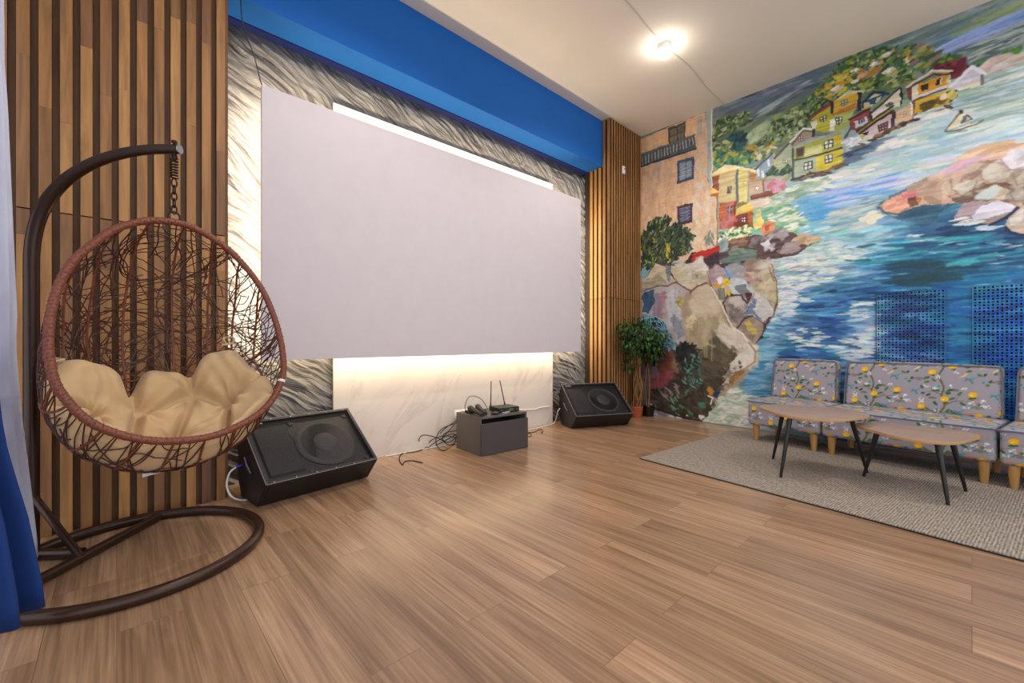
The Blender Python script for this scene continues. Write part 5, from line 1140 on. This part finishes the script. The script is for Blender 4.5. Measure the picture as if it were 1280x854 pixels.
# wall socket with plugs
so = thing('wall_socket', 'white double wall socket with plugs low on the marble panel', 'socket', tuple(on_y(572,518,YB-.0302)))
p = Vector(so.location)
mb = MB(); mb.box((p.x-.045, p.y-.012, p.z-.042), (p.x+.13, p.y-.0003, p.z+.042)); mb.build('plate', M_['white_plastic'], so, bevel=.006)
for dx in (0.0, .085):
    mb = MB(); mb.lathe([(.034,0),(.034,.014),(.028,.018),(.026,.035),(.018,.045),(0,.046)], 24, Matrix.Translation((p.x+dx, p.y-.012, p.z)) @ Matrix.Rotation(R(90),4,'X')); pl = mb.build('plug', M_['white_plastic'], so)
    mb = MB(); mb.lathe([(.008,0),(.007,.012),(0,.013)], 12, Matrix.Translation((p.x+dx, p.y-.058, p.z)) @ Matrix.Rotation(R(90),4,'X')); mb.build('strain_relief', M_['dark'], pl)
# black cables heaped at the left of the cabinet
def cable(label, pts, r=.0042, plug=False):
    t = thing('black_cable', label, 'cable', tuple(pts[0]))
    mb = MB(); path = smooth_path(pts, 7); mb.tube(path, r, 7); mb.build('cord', M_['black_cable'], t)
    if plug:
        e = path[-1]; d_ = (path[-1]-path[-3]).normalized(); mb = MB(); mb.tube([e, e+d_*.03, e+d_*.05], [.008,.008,.004], 10); mb.build('plug', M_['dark'], t)
fl = lambda u, v, z=.0045: on_floor(u, v, z)
wl = lambda u, v, o=.035: on_y(u, v, YB-.030-o)
cable('long black cable trailing left along the floor toward the left speaker', [fl(471,569), fl(490,563.5), fl(512,560), fl(532,556,.01), fl(548,552,.03), wl(560,540,.10), wl(571,527,.07)])
cable('black cable with a loose end bent into a narrow loop on the floor', [fl(528,578.5), fl(515,576), fl(506,577), fl(503,581), fl(499,574), fl(503,567), fl(517,565), fl(532,560,.01), fl(545,548,.05), wl(556,536,.09), wl(572,525,.06)])
cable('black cable curled in a wide upright coil beside the cabinet', [wl(573,528,.05), wl(553,536,.08), wl(545,549,.12), fl(548,560,.02), fl(556,563), fl(567,556), wl(570,545,.10), wl(563,543,.11), wl(549,550,.10), wl(540,556,.09), fl(534,560), fl(527,556,.01), wl(524,549,.05), wl(530,544,.04), wl(545,547,.06), fl(560,553,.03), wl(571,546,.05)])
cable('black cable looping low against the marble', [wl(573,538,.03), wl(558,541,.05), wl(553,548,.07), fl(560,556,.02), fl(570,553,.012), wl(572,543,.09), wl(560,549,.12), fl(546,556,.02), fl(536,557,.01), wl(540,550,.04), wl(556,545,.03), wl(572,548,.02)])
cable('short black cable with a plug on the floor right of the cabinet', [fl(659,546), fl(664,545), fl(663,542), fl(658,541), fl(668,540), fl(675,536.5), fl(678,538), fl(677.5,540.5)], .0036, True)
# ------------------------------------------------------------------ lemon print fabric (repeat tile painted in sRGB)
TN = 150; TS = .45                      # tile cells, tile size in metres
FAB = np.tile(np.array([150.,146.,158.]), (TN, TN, 1))
FX, FY = np.meshgrid(np.arange(TN)+.5, np.arange(TN)+.5)
def fdist(cx, cy):
    dx = (FX-cx+TN/2) % TN-TN/2; dy = (FY-cy+TN/2) % TN-TN/2; return dx, dy
def fell(cx, cy, a, b, ang, col, al=1.0):
    dx, dy = fdist(cx, cy); c, s = math.cos(ang), math.sin(ang)
    d = ((dx*c+dy*s)/a)**2+((-dx*s+dy*c)/b)**2
    k = (np.clip((1-d)*min(a,b)*.9, 0, 1)*al)[..., None]; FAB[:] = FAB*(1-k)+np.array(col, float)*k
def fcurve(pts, w0, w1, col):
    P = smooth_path([Vector((x, y, 0)) for x, y in pts], 10); n = len(P)
    for i, p in enumerate(P): r = w0+(w1-w0)*i/n; fell(p.x, p.y, r, r, 0, col)
BRN = (104,98,62); OLV = (96,100,72); GRN = (52,92,56); GR2 = (78,112,66); YEL = (226,176,44); TEAL = (96,146,158); ORG = (212,120,78); WHT2 = (226,224,224); CRM = (206,192,140)
fcurve([(64,0),(58,20),(66,42),(60,66),(70,90),(64,115),(68,135),(64,150)], 2.8, 2.4, BRN)
fcurve([(66,42),(84,52),(104,48),(128,60)], 2.0, .8, BRN); fcurve([(62,62),(44,74),(26,72),(12,82)], 2.0, .8, BRN); fcurve([(70,92),(90,104),(112,106),(134,118)], 2.0, .8, BRN); fcurve([(64,118),(46,126),(32,122)], 1.8, .8, BRN); fcurve([(104,48),(116,36),(130,34)], 1.1, .6, BRN); fcurve([(90,104),(98,118),(112,126)], 1.1, .6, BRN); fcurve([(60,18),(44,12),(28,20)], 1.3, .6, BRN)
def leaf(x, y, a, L_=6.5, col=GRN): L_ *= 1.2; fell(x, y, L_, 3.2, a, col); fell(x, y, L_*.8, .5, a, (30,66,44), .8)
for x, y, a in ((46,64,.6),(36,78,-.5),(80,60,-.3),(96,56,.8),(112,44,.4),(124,66,-.6),(84,110,.5),(104,98,-.5),(120,114,.3),(50,130,-.4),(38,116,.6),(76,78,1.0),(52,94,-.9),(76,128,.7),(34,12,.4),(48,6,-.7),(98,124,.9),(20,88,.9),(18,68,-.3)): leaf(x, y, a, random.uniform(4.6,7.2), random.choice((GRN,GR2,GRN)))
for x, y in ((24,84),(84,46),(132,70),(70,108),(122,124),(44,28)):
    fell(x, y, 9.2, 8.0, .4, (192,140,34)); fell(x-.4, y-.5, 8.4, 7.2, .4, YEL); fell(x-2, y-2, 2.4, 1.8, .4, (240,205,96)); fell(x+6.6, y+3, 2, 1.4, .4, YEL); leaf(x+1, y-8, -.3, 5)
def bird(x, y, s, f):
    fell(x, y, 8*s, 3*s, .5*f, TEAL); fell(x+7*s*f, y+4.5*s, 2.6*s, 2.3*s, 0, (110,158,168)); fell(x+11*s*f, y+6*s, 3.2*s, .7*s, .4*f, (70,80,80)); fell(x-1*s*f, y-6*s, 2.6*s, 7.5*s, .5*f, (84,130,146)); fell(x-6*s*f, y-1*s, 7*s, 2.2*s, -.3*f, (84,130,146)); fell(x-10*s*f, y-4*s, 5*s, 1.5*s, .7*f, (72,118,136))
bird(100,78,1.25,1); bird(22,48,1.15,-1); bird(120,14,1.1,1); bird(14,126,1.0,1)
for x, y in ((56,46),(110,88),(24,104),(92,30),(138,96),(80,142),(34,140),(106,136)):
    for k in range(7): fell(x+random.uniform(-5,5), y+random.uniform(-4,4), 1.6, 1.6, 0, WHT2)
    fell(x, y, .8, .8, 0, (120,130,90))
for x, y in ((124,52),(10,92),(108,112),(142,126),(38,100),(86,18),(138,26),(6,20)):
    for k in range(4): fell(x+random.uniform(-4,4), y+random.uniform(-4,4), 1.8, 1.3, random.uniform(0,3), ORG)
def fan(x, y, r):
    for k in range(11):
        a = math.pi*(.08+.84*k/10); fcurve([(x, y), (x+r*.5*math.cos(a), y+r*.42*math.sin(a)), (x+r*math.cos(a), y+r*.62*math.sin(a))], .7, .7, (112,110,84)); fell(x+r*math.cos(a), y+r*.62*math.sin(a), 1.6, 1.4, 0, (92,96,70))
fan(130,88,11); fan(18,4,12); fan(88,130,8); fan(46,106,7)
for x, y in ((70,64),(140,44),(12,36),(104,20)): fell(x, y, 9, 1.9, .6, CRM); fell(x+5, y+5, 4, 2, .6, CRM); fell(x+8, y+7, 2, 1.8, 0, (190,170,90))
for x, y in ((58,140),(118,98),(140,6)): fell(x, y, 5, 4.6, 0, (120,158,164)); fell(x, y, 2.6, 2.2, 0, (80,112,120))
rq = random.Random(12)
for k in range(26): leaf(rq.uniform(0,TN), rq.uniform(0,TN), rq.uniform(-1.2,1.2), rq.uniform(3.4,5.4), rq.choice((GRN,GR2,(70,100,78))))
for k in range(9):
    x, y = rq.uniform(0,TN), rq.uniform(0,TN)
    for q in range(5): fell(x+rq.uniform(-5,5), y+rq.uniform(-4,4), 2.0, 1.5, rq.uniform(0,3), ORG)
for k in range(7):
    x, y = rq.uniform(0,TN), rq.uniform(0,TN)
    for q in range(8): fell(x+rq.uniform(-5,5), y+rq.uniform(-4,4), 1.8, 1.7, 0, WHT2)
for x, y in ((24,84),(84,46),(132,70),(70,108),(122,124),(44,28)): fell(x, y, 9.0, 7.8, .4, (196,144,34)); fell(x-.4, y-.5, 8.2, 7.0, .4, YEL); fell(x-2, y-2, 2.8, 2.2, .4, (240,205,96))
FABL = s2l(np.clip(FAB, 0, 255)/255.0)*.98
def fabric_at(p, q):
    """bilinear lookup, p and q in metres"""
    x = (np.asarray(p)/TS*TN-.5) % TN; y = (np.asarray(q)/TS*TN-.5) % TN
    x0 = x.astype(int) % TN; y0 = y.astype(int) % TN; fx = (x-np.floor(x))[:, None]; fy = (y-np.floor(y))[:, None]; x1 = (x0+1) % TN; y1 = (y0+1) % TN
    return FABL[y0,x0]*(1-fx)*(1-fy)+FABL[y0,x1]*fx*(1-fy)+FABL[y1,x0]*(1-fx)*fy+FABL[y1,x1]*fx*fy
M_['fabric'] = vcol('lemon_print_fabric', .8, .25, 500, .25)
M_['piping'] = pbr('grey_blue_piping', (92,95,112), .7); M_['leg_wood'] = wood('pale_beech_legs', [(196,150,92),(184,138,80)], 2, .45)
def cushion_block(name, lo, hi, r, parent, off=(0,0), step=.0055, crown=0.0, lean=0.0, taper=0.0):
    """rounded upholstered block in the parent's local axes (x across, y back, z up), print wrapped over it"""
    lo = np.array(lo); hi = np.array(hi); n = np.maximum(2, np.ceil((hi-lo)/step).astype(int))
    idx = {}; V = []; Q = []
    def vid(i, j, k):
        key = (i, j, k)
        if key not in idx: idx[key] = len(V); V.append((i/n[0], j/n[1], k/n[2]))
        return idx[key]
    for ax in range(3):
        a, b = [x for x in range(3) if x != ax]
        for side in (0, n[ax]):
            for i in range(n[a]):
                for j in range(n[b]):
                    c = []
                    for di, dj in ((0,0),(1,0),(1,1),(0,1)):
                        t_ = [0,0,0]; t_[ax] = side; t_[a] = i+di; t_[b] = j+dj; c.append(vid(*t_))
                    flip = (side == 0) != (ax == 1)
                    Q.append(c[::-1] if flip else c)
    T_ = np.array(V); P = lo+T_*(hi-lo)
    inn = np.clip(P, lo+r, hi-r); d = P-inn; ln = np.linalg.norm(d, axis=1, keepdims=True)+1e-9
    N = d/ln; P2 = inn+N*np.minimum(ln, r)
    u = T_[:,0]*2-1; w = T_[:,1]*2-1; v = T_[:,2]*2-1
    if crown:
        P2[:,2] += crown*(1-u**2)*(1-w**2)*(T_[:,2]); P2[:,1] -= crown*.6*(1-u**2)*(1-v**2)*(1-T_[:,1])
    zr = T_[:,2]
    P2[:,0] = (lo[0]+hi[0])/2+(P2[:,0]-(lo[0]+hi[0])/2)*(1-taper*zr)
    P2[:,1] += lean*zr
    # print coordinates: unroll front and top
    aN = np.abs(N); vert = np.where(aN[:,2] > .75, hi[2]+(P[:,1]-lo[1]), P[:,2]); hor = np.where(aN[:,0] > .75, P[:,0]+(P[:,1]-lo[1]), P[:,0])
    col = fabric_at(hor+off[0], vert+off[1])
    me = bpy.data.meshes.new(name); me.from_pydata(P2.tolist(), [], Q); me.update(); set_paint(me, col)
    M = world_of(parent); me.transform(M)
    o = link_mesh(name, me, M_['fabric'], parent, True, 0, 180); return o
def sofa(nm, label, cat, x0, w, off, group=None):
    """x0 runs along the front from the first leg"""
    ang = math.atan2(-1.618, -.262)
    O = Vector((4.651, 1.457, .012)); e = Vector((math.cos(ang), math.sin(ang), 0))
    t = thing(nm, label, cat, tuple(O+e*x0), ang, group); build_sofa(t, w, off); return t
def build_sofa(t, w, off):
    M = world_of(t); BK = .085
    seat = cushion_block('seat', (0,-.035,.155), (w,.50,.402), .028, t, off, crown=.012)
    back = cushion_block('backrest', (.022,.385,.395), (w-.022,.50,.795), .035, t, (off[0]+.08, off[1]+.2), crown=.010, lean=.055, taper=.02)
    for part, loop in ((seat, [(.018,-.036,.385),(w-.018,-.036,.385),(w-.004,-.018,.385),(w-.002,.36,.390),(w-.002,.47,.392)]), (seat, [(.018,-.036,.385),(.004,-.018,.385),(.002,.36,.390),(.002,.47,.392)])):
        mb = MB(); mb.tube([M @ Vector(p) for p in smooth_path(loop, 5)], .0052, 7); mb.build('piping', M_['piping'], part)
    pl = [(.026,.384,.405),(.028,.412,.60),(.030,.432,.735),(.040,.436,.775),(.075,.441,.789),(w/2,.437,.792),(w-.075,.441,.789),(w-.040,.436,.775),(w-.030,.432,.735),(w-.028,.412,.60),(w-.026,.384,.405)]
    mb = MB(); mb.tube([M @ Vector(p) for p in smooth_path(pl, 5)], .0052, 7); mb.build('piping', M_['piping'], back)
    for x in (.06, w-.06):
        for y in (.015, .44):
            mb = MB(); mb.lathe([(0,0),(.018,0),(.020,.004),(.031,.158),(0,.158)], 18, M @ Matrix.Translation((x, y, 0))); mb.build('leg', M_['leg_wood'], t)
c1 = sofa('armchair', 'single armless lemon print chair at the far left end of the row', 'chair', -.065, .622, (.30,.05), 'lemon print seats along the mural wall')
sofa('sofa', 'wide armless lemon print sofa in the middle of the row', 'sofa', .572, 1.02, (.34,.05), 'lemon print seats along the mural wall')
ang = math.atan2(-1.618, -.262); e = Vector((math.cos(ang), math.sin(ang), 0))
dup(c1, tuple(Vector((4.651,1.457,.012))+e*1.607), ang, 'armless lemon print chair cut off by the right edge of the photo', 'lemon print seats along the mural wall')

# ------------------------------------------------------------------ rug
M_['rug'] = None
def rug_mat():
    m, nt, b = new_mat('ribbed_grey_rug'); L = nt.links.new
    tc = nd(nt, 'ShaderNodeTexCoord'); mp = nd(nt, 'ShaderNodeMapping'); mp.inputs['Rotation'].default_value = (0,0,R(6)); L(tc.outputs['Object'], mp.inputs[0])
    wv = nt.nodes.new('ShaderNodeTexWave'); wv.wave_type = 'BANDS'; wv.bands_direction = 'Y'; wv.inputs['Scale'].default_value = 24.0; wv.inputs['Distortion'].default_value = 2.2; wv.inputs['Detail'].default_value = 2.5; wv.inputs['Detail Scale'].default_value = 4.0; L(mp.outputs[0], wv.inputs['Vector'])
    s = nd(nt, 'ShaderNodeMapping'); s.inputs['Scale'].default_value = (22,110,1); L(mp.outputs[0], s.inputs[0])
    n = nd(nt, 'ShaderNodeTexNoise', Scale=1.0, Detail=4.0, Roughness=.7); L(s.outputs[0], n.inputs['Vector'])
    ad = nd(nt, 'ShaderNodeMath', operation='MULTIPLY'); L(n.outputs['Fac'], ad.inputs[0]); ad.inputs[1].default_value = 1.0
    mx = nd(nt, 'ShaderNodeMath', operation='MULTIPLY_ADD'); L(wv.outputs['Fac'], mx.inputs[0]); mx.inputs[1].default_value = .22; L(ad.outputs[0], mx.inputs[2])
    rp = nd(nt, 'ShaderNodeValToRGB'); e = rp.color_ramp.elements; e[0].position = .38; e[0].color = lin4((92,84,76)); e[1].position = .85; e[1].color = lin4((186,174,162)); k = e.new(.6); k.color = lin4((142,131,121))
    L(mx.outputs[0], rp.inputs[0]); L(rp.outputs[0], b.inputs['Base Color']); b.inputs['Roughness'].default_value = .95
    bp = nd(nt, 'ShaderNodeBump', Strength=.5, Distance=.004); L(mx.outputs[0], bp.inputs['Height']); L(bp.outputs[0], b.inputs['Normal']); return m
M_['rug'] = rug_mat(); M_['rug_edge'] = pbr('dark_rug_binding', (38,34,32), .9)
rg_ = thing('rug', 'large grey ribbed rug under the tables and seats', 'rug', (3.9, .8, 0))
A, B, C2, D2 = Vector((3.241,1.906,0)), Vector((2.865,-1.40,0)), Vector((4.78,-1.62,0)), Vector((5.02,1.80,0))
mb = MB(); P4 = [A, B, C2, D2]; mb.prism([(p.x, p.y) for p in P4], (1,0,0), (0,1,0), (0,0,.001), (0,0,.011)); mb.build('pile', M_['rug'], rg_, smooth=False)
mb = MB(); cc = sum(P4, Vector())/4
mb.prism([(cc.x+(p.x-cc.x)*1.004, cc.y+(p.y-cc.y)*1.003) for p in P4], (1,0,0), (0,1,0), (0,0,.0002), (0,0,.007)); mb.build('binding', M_['rug_edge'], rg_, smooth=False)

# ------------------------------------------------------------------ nesting tables
M_['top'] = wood('ash_brown_table_top', [(160,134,120)], 1, .38, .5, False); M_['top_edge'] = pbr('beech_edge', (186,146,104), .5); M_['black_leg'] = pbr('black_lacquer', (20,19,20), .35)
def table(label, c, z, r0, am, ph, feet):
    t = thing('side_table', label, 'table', (c[0], c[1], .012), 0, 'nesting tables on the rug')
    out = []
    for k in range(84):
        a = 2*math.pi*k/84; r = r0+am*math.cos(3*(a-ph)); out.append((c[0]+r*math.cos(a), c[1]+r*math.sin(a)))
    def ring(f, zz): return [Vector((c[0]+(x-c[0])*f, c[1]+(y-c[1])*f, zz)) for x, y in out]
    mb = MB(); rs = [ring(.985, z), ring(.997, z-.0015)]; n = 84
    mb.add(rs[0]+rs[1], [tuple(range(n))]+[(i, (i+1)%n, n+(i+1)%n, n+i) for i in range(n)]); top = mb.build('tabletop', M_['top'], t, angle=60)
    mb = MB(); rs = [ring(.9972, z-.0016), ring(1.0, z-.004), ring(.985, z-.020)]
    mb.add(sum(rs, []), [(j*n+i, j*n+(i+1)%n, (j+1)*n+(i+1)%n, (j+1)*n+i) for j in range(2) for i in range(n)]+[tuple(range(2*n, 3*n))]); mb.build('edge_band', M_['top_edge'], top, angle=60)
    for fx, fy in feet:
        d_ = Vector((fx-c[0], fy-c[1], 0)); tp = Vector((c[0], c[1], 0))+d_*.70
        mb = MB(); mb.tube([(fx, fy, .012), (fx, fy, .02), (tp.x, tp.y, z-.0205)], [.009,.0095,.018], 14); mb.build('leg', M_['black_leg'], t)
    return t
table('taller ash brown three-legged table in front of the single chair', (3.845,.825), .468, .333, .033, R(72), [(4.022,1.13),(3.519,.939),(4.118,.535)])
table('lower ash brown three-legged table in front of the sofa', (3.905,.255), .397, .292, .036, R(74), [(3.664,.098),(4.078,.028),(3.985,.535)])
# ------------------------------------------------------------------ potted trees in the corner
M_['terracotta'] = pbr('terracotta', (176,88,48), .7, var=.08, nscale=14); M_['soil'] = pbr('potting_soil', (44,32,24), .95, bump=.6, bscale=90); M_['black_pot'] = pbr('black_plastic_pot', (16,16,17), .4)
M_['bark'] = pbr('pale_brown_bark', (138,98,58), .8, var=.2, nscale=30, bump=.4, bscale=80)
def leaf_mat():
    m, nt, b = new_mat('ficus_leaves'); L = nt.links.new
    g = nd(nt, 'ShaderNodeNewGeometry'); rp = nd(nt, 'ShaderNodeValToRGB'); e = rp.color_ramp.elements
    e[0].color = lin4((22,44,20)); e[1].color = lin4((86,134,58)); k = e.new(.6); k.color = lin4((34,62,30)); k = e.new(.9); k.color = lin4((54,98,42))
    L(g.outputs['Random Per Island'], rp.inputs[0]); L(rp.outputs[0], b.inputs['Base Color']); b.inputs['Roughness'].default_value = .6; b.inputs['Specular IOR Level'].default_value = .25; return m
M_['leaf'] = leaf_mat()
def leafshape(mb, p, d, nrm, L_, W_):
    s = d.cross(nrm).normalized(); n_ = s.cross(d).normalized()
    droop = Vector((0,0,-1))*L_*.18
    P = [p, p+d*L_*.35+s*W_*.5+n_*W_*.12, p+d*L_*.35-s*W_*.5+n_*W_*.12, p+d*L_*.4-n_*W_*.05, p+d*L_*.75+s*W_*.34+n_*W_*.08+droop*.5, p+d*L_*.75-s*W_*.34+n_*W_*.08+droop*.5, p+d*L_*.8+droop*.5, p+d*L_+droop]
    mb.add(P, [(0,3,1),(0,2,3),(1,3,6,4),(3,2,5,6),(4,6,7),(6,5,7)])
def tree(nm, label, base, pot, stems, blobs, n_leaf, seed):
    rg = random.Random(seed)
    t = thing(nm, label, 'potted plant', base); B = Vector(base)
    pm, rt, rb, h = pot
    mb = MB(); mb.lathe([(0,0),(rb,0),(rb*1.02,.003),(rt*.97,h-.03),(rt*.985,h-.028),(rt,h-.026),(rt,h),(rt-.008,h),(rt-.010,h-.018),(0,h-.018)], 28, Matrix.Translation(B)); po = mb.build('pot', pm, t)
    mb = MB(); mb.lathe([(rt-.0105,h-.0178),(rt*.5,h-.012),(0,h-.010)], 20, Matrix.Translation(B)); mb.build('soil', M_['soil'], po)
    for pts, r0, r1 in stems:
        path = smooth_path([B+Vector(p) for p in pts], 6); n = len(path)
        mb = MB(); mb.tube(path, [r0+(r1-r0)*i/(n-1) for i in range(n)], 7); mb.build('stem', M_['bark'], t)
    mb = MB(); tw = MB()
    for (cx, cy, cz, rx, ry, rz, wgt) in blobs:
        for k in range(int(n_leaf*wgt)):
            while True:
                q = Vector((rg.uniform(-1,1), rg.uniform(-1,1), rg.uniform(-1,1)))
                if .30 < q.length < 1: break
            p = B+Vector((cx+q.x*rx, cy+q.y*ry, cz+q.z*rz))
            if p.x > XM-.03: p.x = XM-.03-rg.random()*.05
            if p.y > YF-.02 : p.y = YF-.02-rg.random()*.05
            d = Vector((q.x+rg.uniform(-.6,.6), q.y+rg.uniform(-.6,.6), -.55+rg.uniform(-.5,.4))).normalized()
            nr = (Vector((q.x, q.y, .9))+Vector((rg.uniform(-.5,.5), rg.uniform(-.5,.5), 0))).normalized()
            L_ = rg.uniform(.045,.072)
            if p.x+d.x*L_ > XM-.01: d.x = -abs(d.x)
            if p.y+d.y*L_ > YF-.01: d.y = -abs(d.y)
            leafshape(mb, p, d.normalized(), nr, L_, L_*.46)
        for k in range(9):
            q = Vector((rg.uniform(-.7,.7), rg.uniform(-.7,.7), rg.uniform(-.4,.7)))
            a = B+Vector((cx*.6, cy*.6, cz-rz*.9)); b = B+Vector((cx+q.x*rx, cy+q.y*ry, cz+q.z*rz))
            b.x = min(b.x, XM-.02); b.y = min(b.y, YF-.02)
            tw.tube(smooth_path([a, (a+b)/2+Vector((rg.uniform(-.03,.03), rg.uniform(-.03,.03), .03)), b], 4), [.004]*8+[.002], 5)
    tw.build('twig', M_['bark'], t); mb.build('foliage', M_['leaf'], t, angle=180)
    return t
b1 = on_floor(796, 521.5, 0); b2 = Vector((5.185, 2.925, 0))
stems = []
rg = random.Random(3)
for k in range(9):
    a = k*.7; r = .05
    p = [(r*math.cos(a), r*math.sin(a), .13)]
    for z in (.28,.42,.56,.70,.84):
        a += rg.uniform(.4,.9)*(1 if k % 2 else -1); rr = .03+.05*rg.random()*(z+.3)
        p.append((rr*math.cos(a)-.02*z, rr*math.sin(a)-.02, z))
    stems.append((p, .009, .005))
for k in range(5):
    x = rg.uniform(-.05,.05); stems.append(([(x, rg.uniform(-.03,.03), .13), (x*1.2-.03, -.02, .45), (x*1.4-.02+rg.uniform(-.06,.06), -.04, .92)], .006, .004))
tree('potted_ficus', 'bushy green tree with many twisted stems in a small terracotta pot', (b1.x-.02, b1.y-.005, 0), (M_['terracotta'], .085, .062, .15),
     stems, [(-.02,-.05,1.15,.40,.34,.19,.46),(-.10,-.06,1.03,.36,.30,.18,.30),(.12,-.08,.98,.28,.28,.20,.26),(-.19,-.04,.72,.13,.12,.09,.05),(-.20,-.06,.86,.14,.14,.12,.06)], 760, 4)
tree('potted_ficus', 'thin stemmed green tree in a small black pot against the mural', tuple(b2), (M_['black_pot'], .076, .066, .135),
     [([(0,0,.12),(.012,-.01,.4),(-.01,0,.7),(.0,.0,.98)], .011, .006), ([(-.02,.01,.12),(-.05,.02,.4),(-.03,.0,.66),(-.05,-.02,.9)], .006, .004)],
     [(-.02,-.08,1.02,.20,.24,.16,.55),(-.04,-.08,.84,.17,.18,.16,.40)], 380, 9)

# ------------------------------------------------------------------ perforated radiator grilles set over the mural
M_['grille_paint'] = vcol('painted_grille', .5); M_['hole_shade'] = pbr('hole_shade_sheet', (26,26,34), .9)
def grille(label, ya, yb, z0, z1):
    t = thing('radiator_grille', label, 'radiator grille', (XM, (ya+yb)/2, z0), 0, 'perforated radiator grilles painted over with the mural')
    p = .0245; V = []; Fc = []; xf = XM-.016
    ny = int((ya-yb)/p); nz = int((z1-z0)/p); py_ = (ya-yb)/ny; pz = (z1-z0)/nz
    for i in range(ny):
        for j in range(nz):
            y = ya-i*py_; z = z0+j*pz; yc = y-py_/2; zc = z+pz/2
            big = (i+j) % 2 == 0; a, b = (.0066, .0086) if big else (.0084, .0040)
            o4 = [(y, z), (y-py_, z), (y-py_, z+pz), (y, z+pz)]
            i4 = [(yc+a*.55, zc-b), (yc-a*.55, zc-b), (yc-a, zc-b*.45), (yc-a, zc+b*.45), (yc-a*.55, zc+b), (yc+a*.55, zc+b), (yc+a, zc+b*.45), (yc+a, zc-b*.45)]
            b0 = len(V); V += [(xf, q[0], q[1]) for q in o4]+[(xf, q[0], q[1]) for q in i4]+[(xf+.003, q[0], q[1]) for q in i4]
            o_ = [b0+k for k in range(4)]; n_ = [b0+4+k for k in range(8)]; m_ = [b0+12+k for k in range(8)]
            Fc += [(o_[0],o_[1],n_[1],n_[0]), (o_[1],n_[2],n_[1]), (o_[1],o_[2],n_[3],n_[2]), (o_[2],n_[4],n_[3]), (o_[2],o_[3],n_[5],n_[4]), (o_[3],n_[6],n_[5]), (o_[3],o_[0],n_[7],n_[6]), (o_[0],n_[0],n_[7])]
            Fc += [(n_[k], n_[(k+1) % 8], m_[(k+1) % 8], m_[k]) for k in range(8)]
    me = bpy.data.meshes.new('perforated_panel'); me.from_pydata(V, [], Fc); me.update()
    arr = np.array(V); set_paint(me, mural_at(arr[:,1], arr[:,2]))
    link_mesh('perforated_panel', me, M_['grille_paint'], t, False, 0, recalc=False)
    mb = MB(); mb.box((XM-.006, yb+.004, z0+.004), (XM-.001, ya-.004, z1-.004)); mb.build('hole_shade_back', M_['hole_shade'], t, smooth=False)  # dark sheet standing in for the shade inside the holes
    mb = MB(); f_ = .006
    for lo, hi in (((XM-.0165,yb-f_,z0-f_),(XM-.001,yb,z1+f_)), ((XM-.0165,ya,z0-f_),(XM-.001,ya+f_,z1+f_)), ((XM-.0165,yb,z1),(XM-.001,ya,z1+f_)), ((XM-.0165,yb,z0-f_),(XM-.001,ya,z0))): mb.box(lo, hi)
    me = bpy.data.meshes.new('frame'); me.from_pydata(mb.v, [], mb.f); me.update(); arr = np.array(mb.v); set_paint(me, mural_at(arr[:,1], arr[:,2])*.9); link_mesh('frame', me, M_['grille_paint'], t, False)
grille('perforated radiator grille above the middle of the sofa', .612, .158, .30, 1.447)
grille('perforated radiator grille at the right edge above the sofa end', -.006, -.60, .30, 1.453)
# ------------------------------------------------------------------ world, camera, colour management
w = bpy.data.worlds.new('daylight'); SC.world = w; w.use_nodes = True
bg = w.node_tree.nodes['Background']; bg.inputs[0].default_value = (.93, .96, 1.0, 1); bg.inputs[1].default_value = 1.55
cam = bpy.data.cameras.new('camera'); cam.sensor_width = 36; cam.lens = F/1280*36; cam.shift_y = -1.0/1280; cam.clip_start = .02
co = bpy.data.objects.new('camera', cam); C.objects.link(co); co.location = (0, 0, 1.0); co.rotation_euler = (R(90), 0, AZ-R(90)); SC.camera = co
vs = SC.view_settings; vs.view_transform = 'Standard'; vs.look = 'None'; vs.gamma = 1.0; vs.use_curve_mapping = False; vs.exposure = 0.0
SC.cycles.use_denoising = True; SC.cycles.max_bounces = 10; SC.cycles.diffuse_bounces = 5; SC.cycles.sample_clamp_indirect = 8
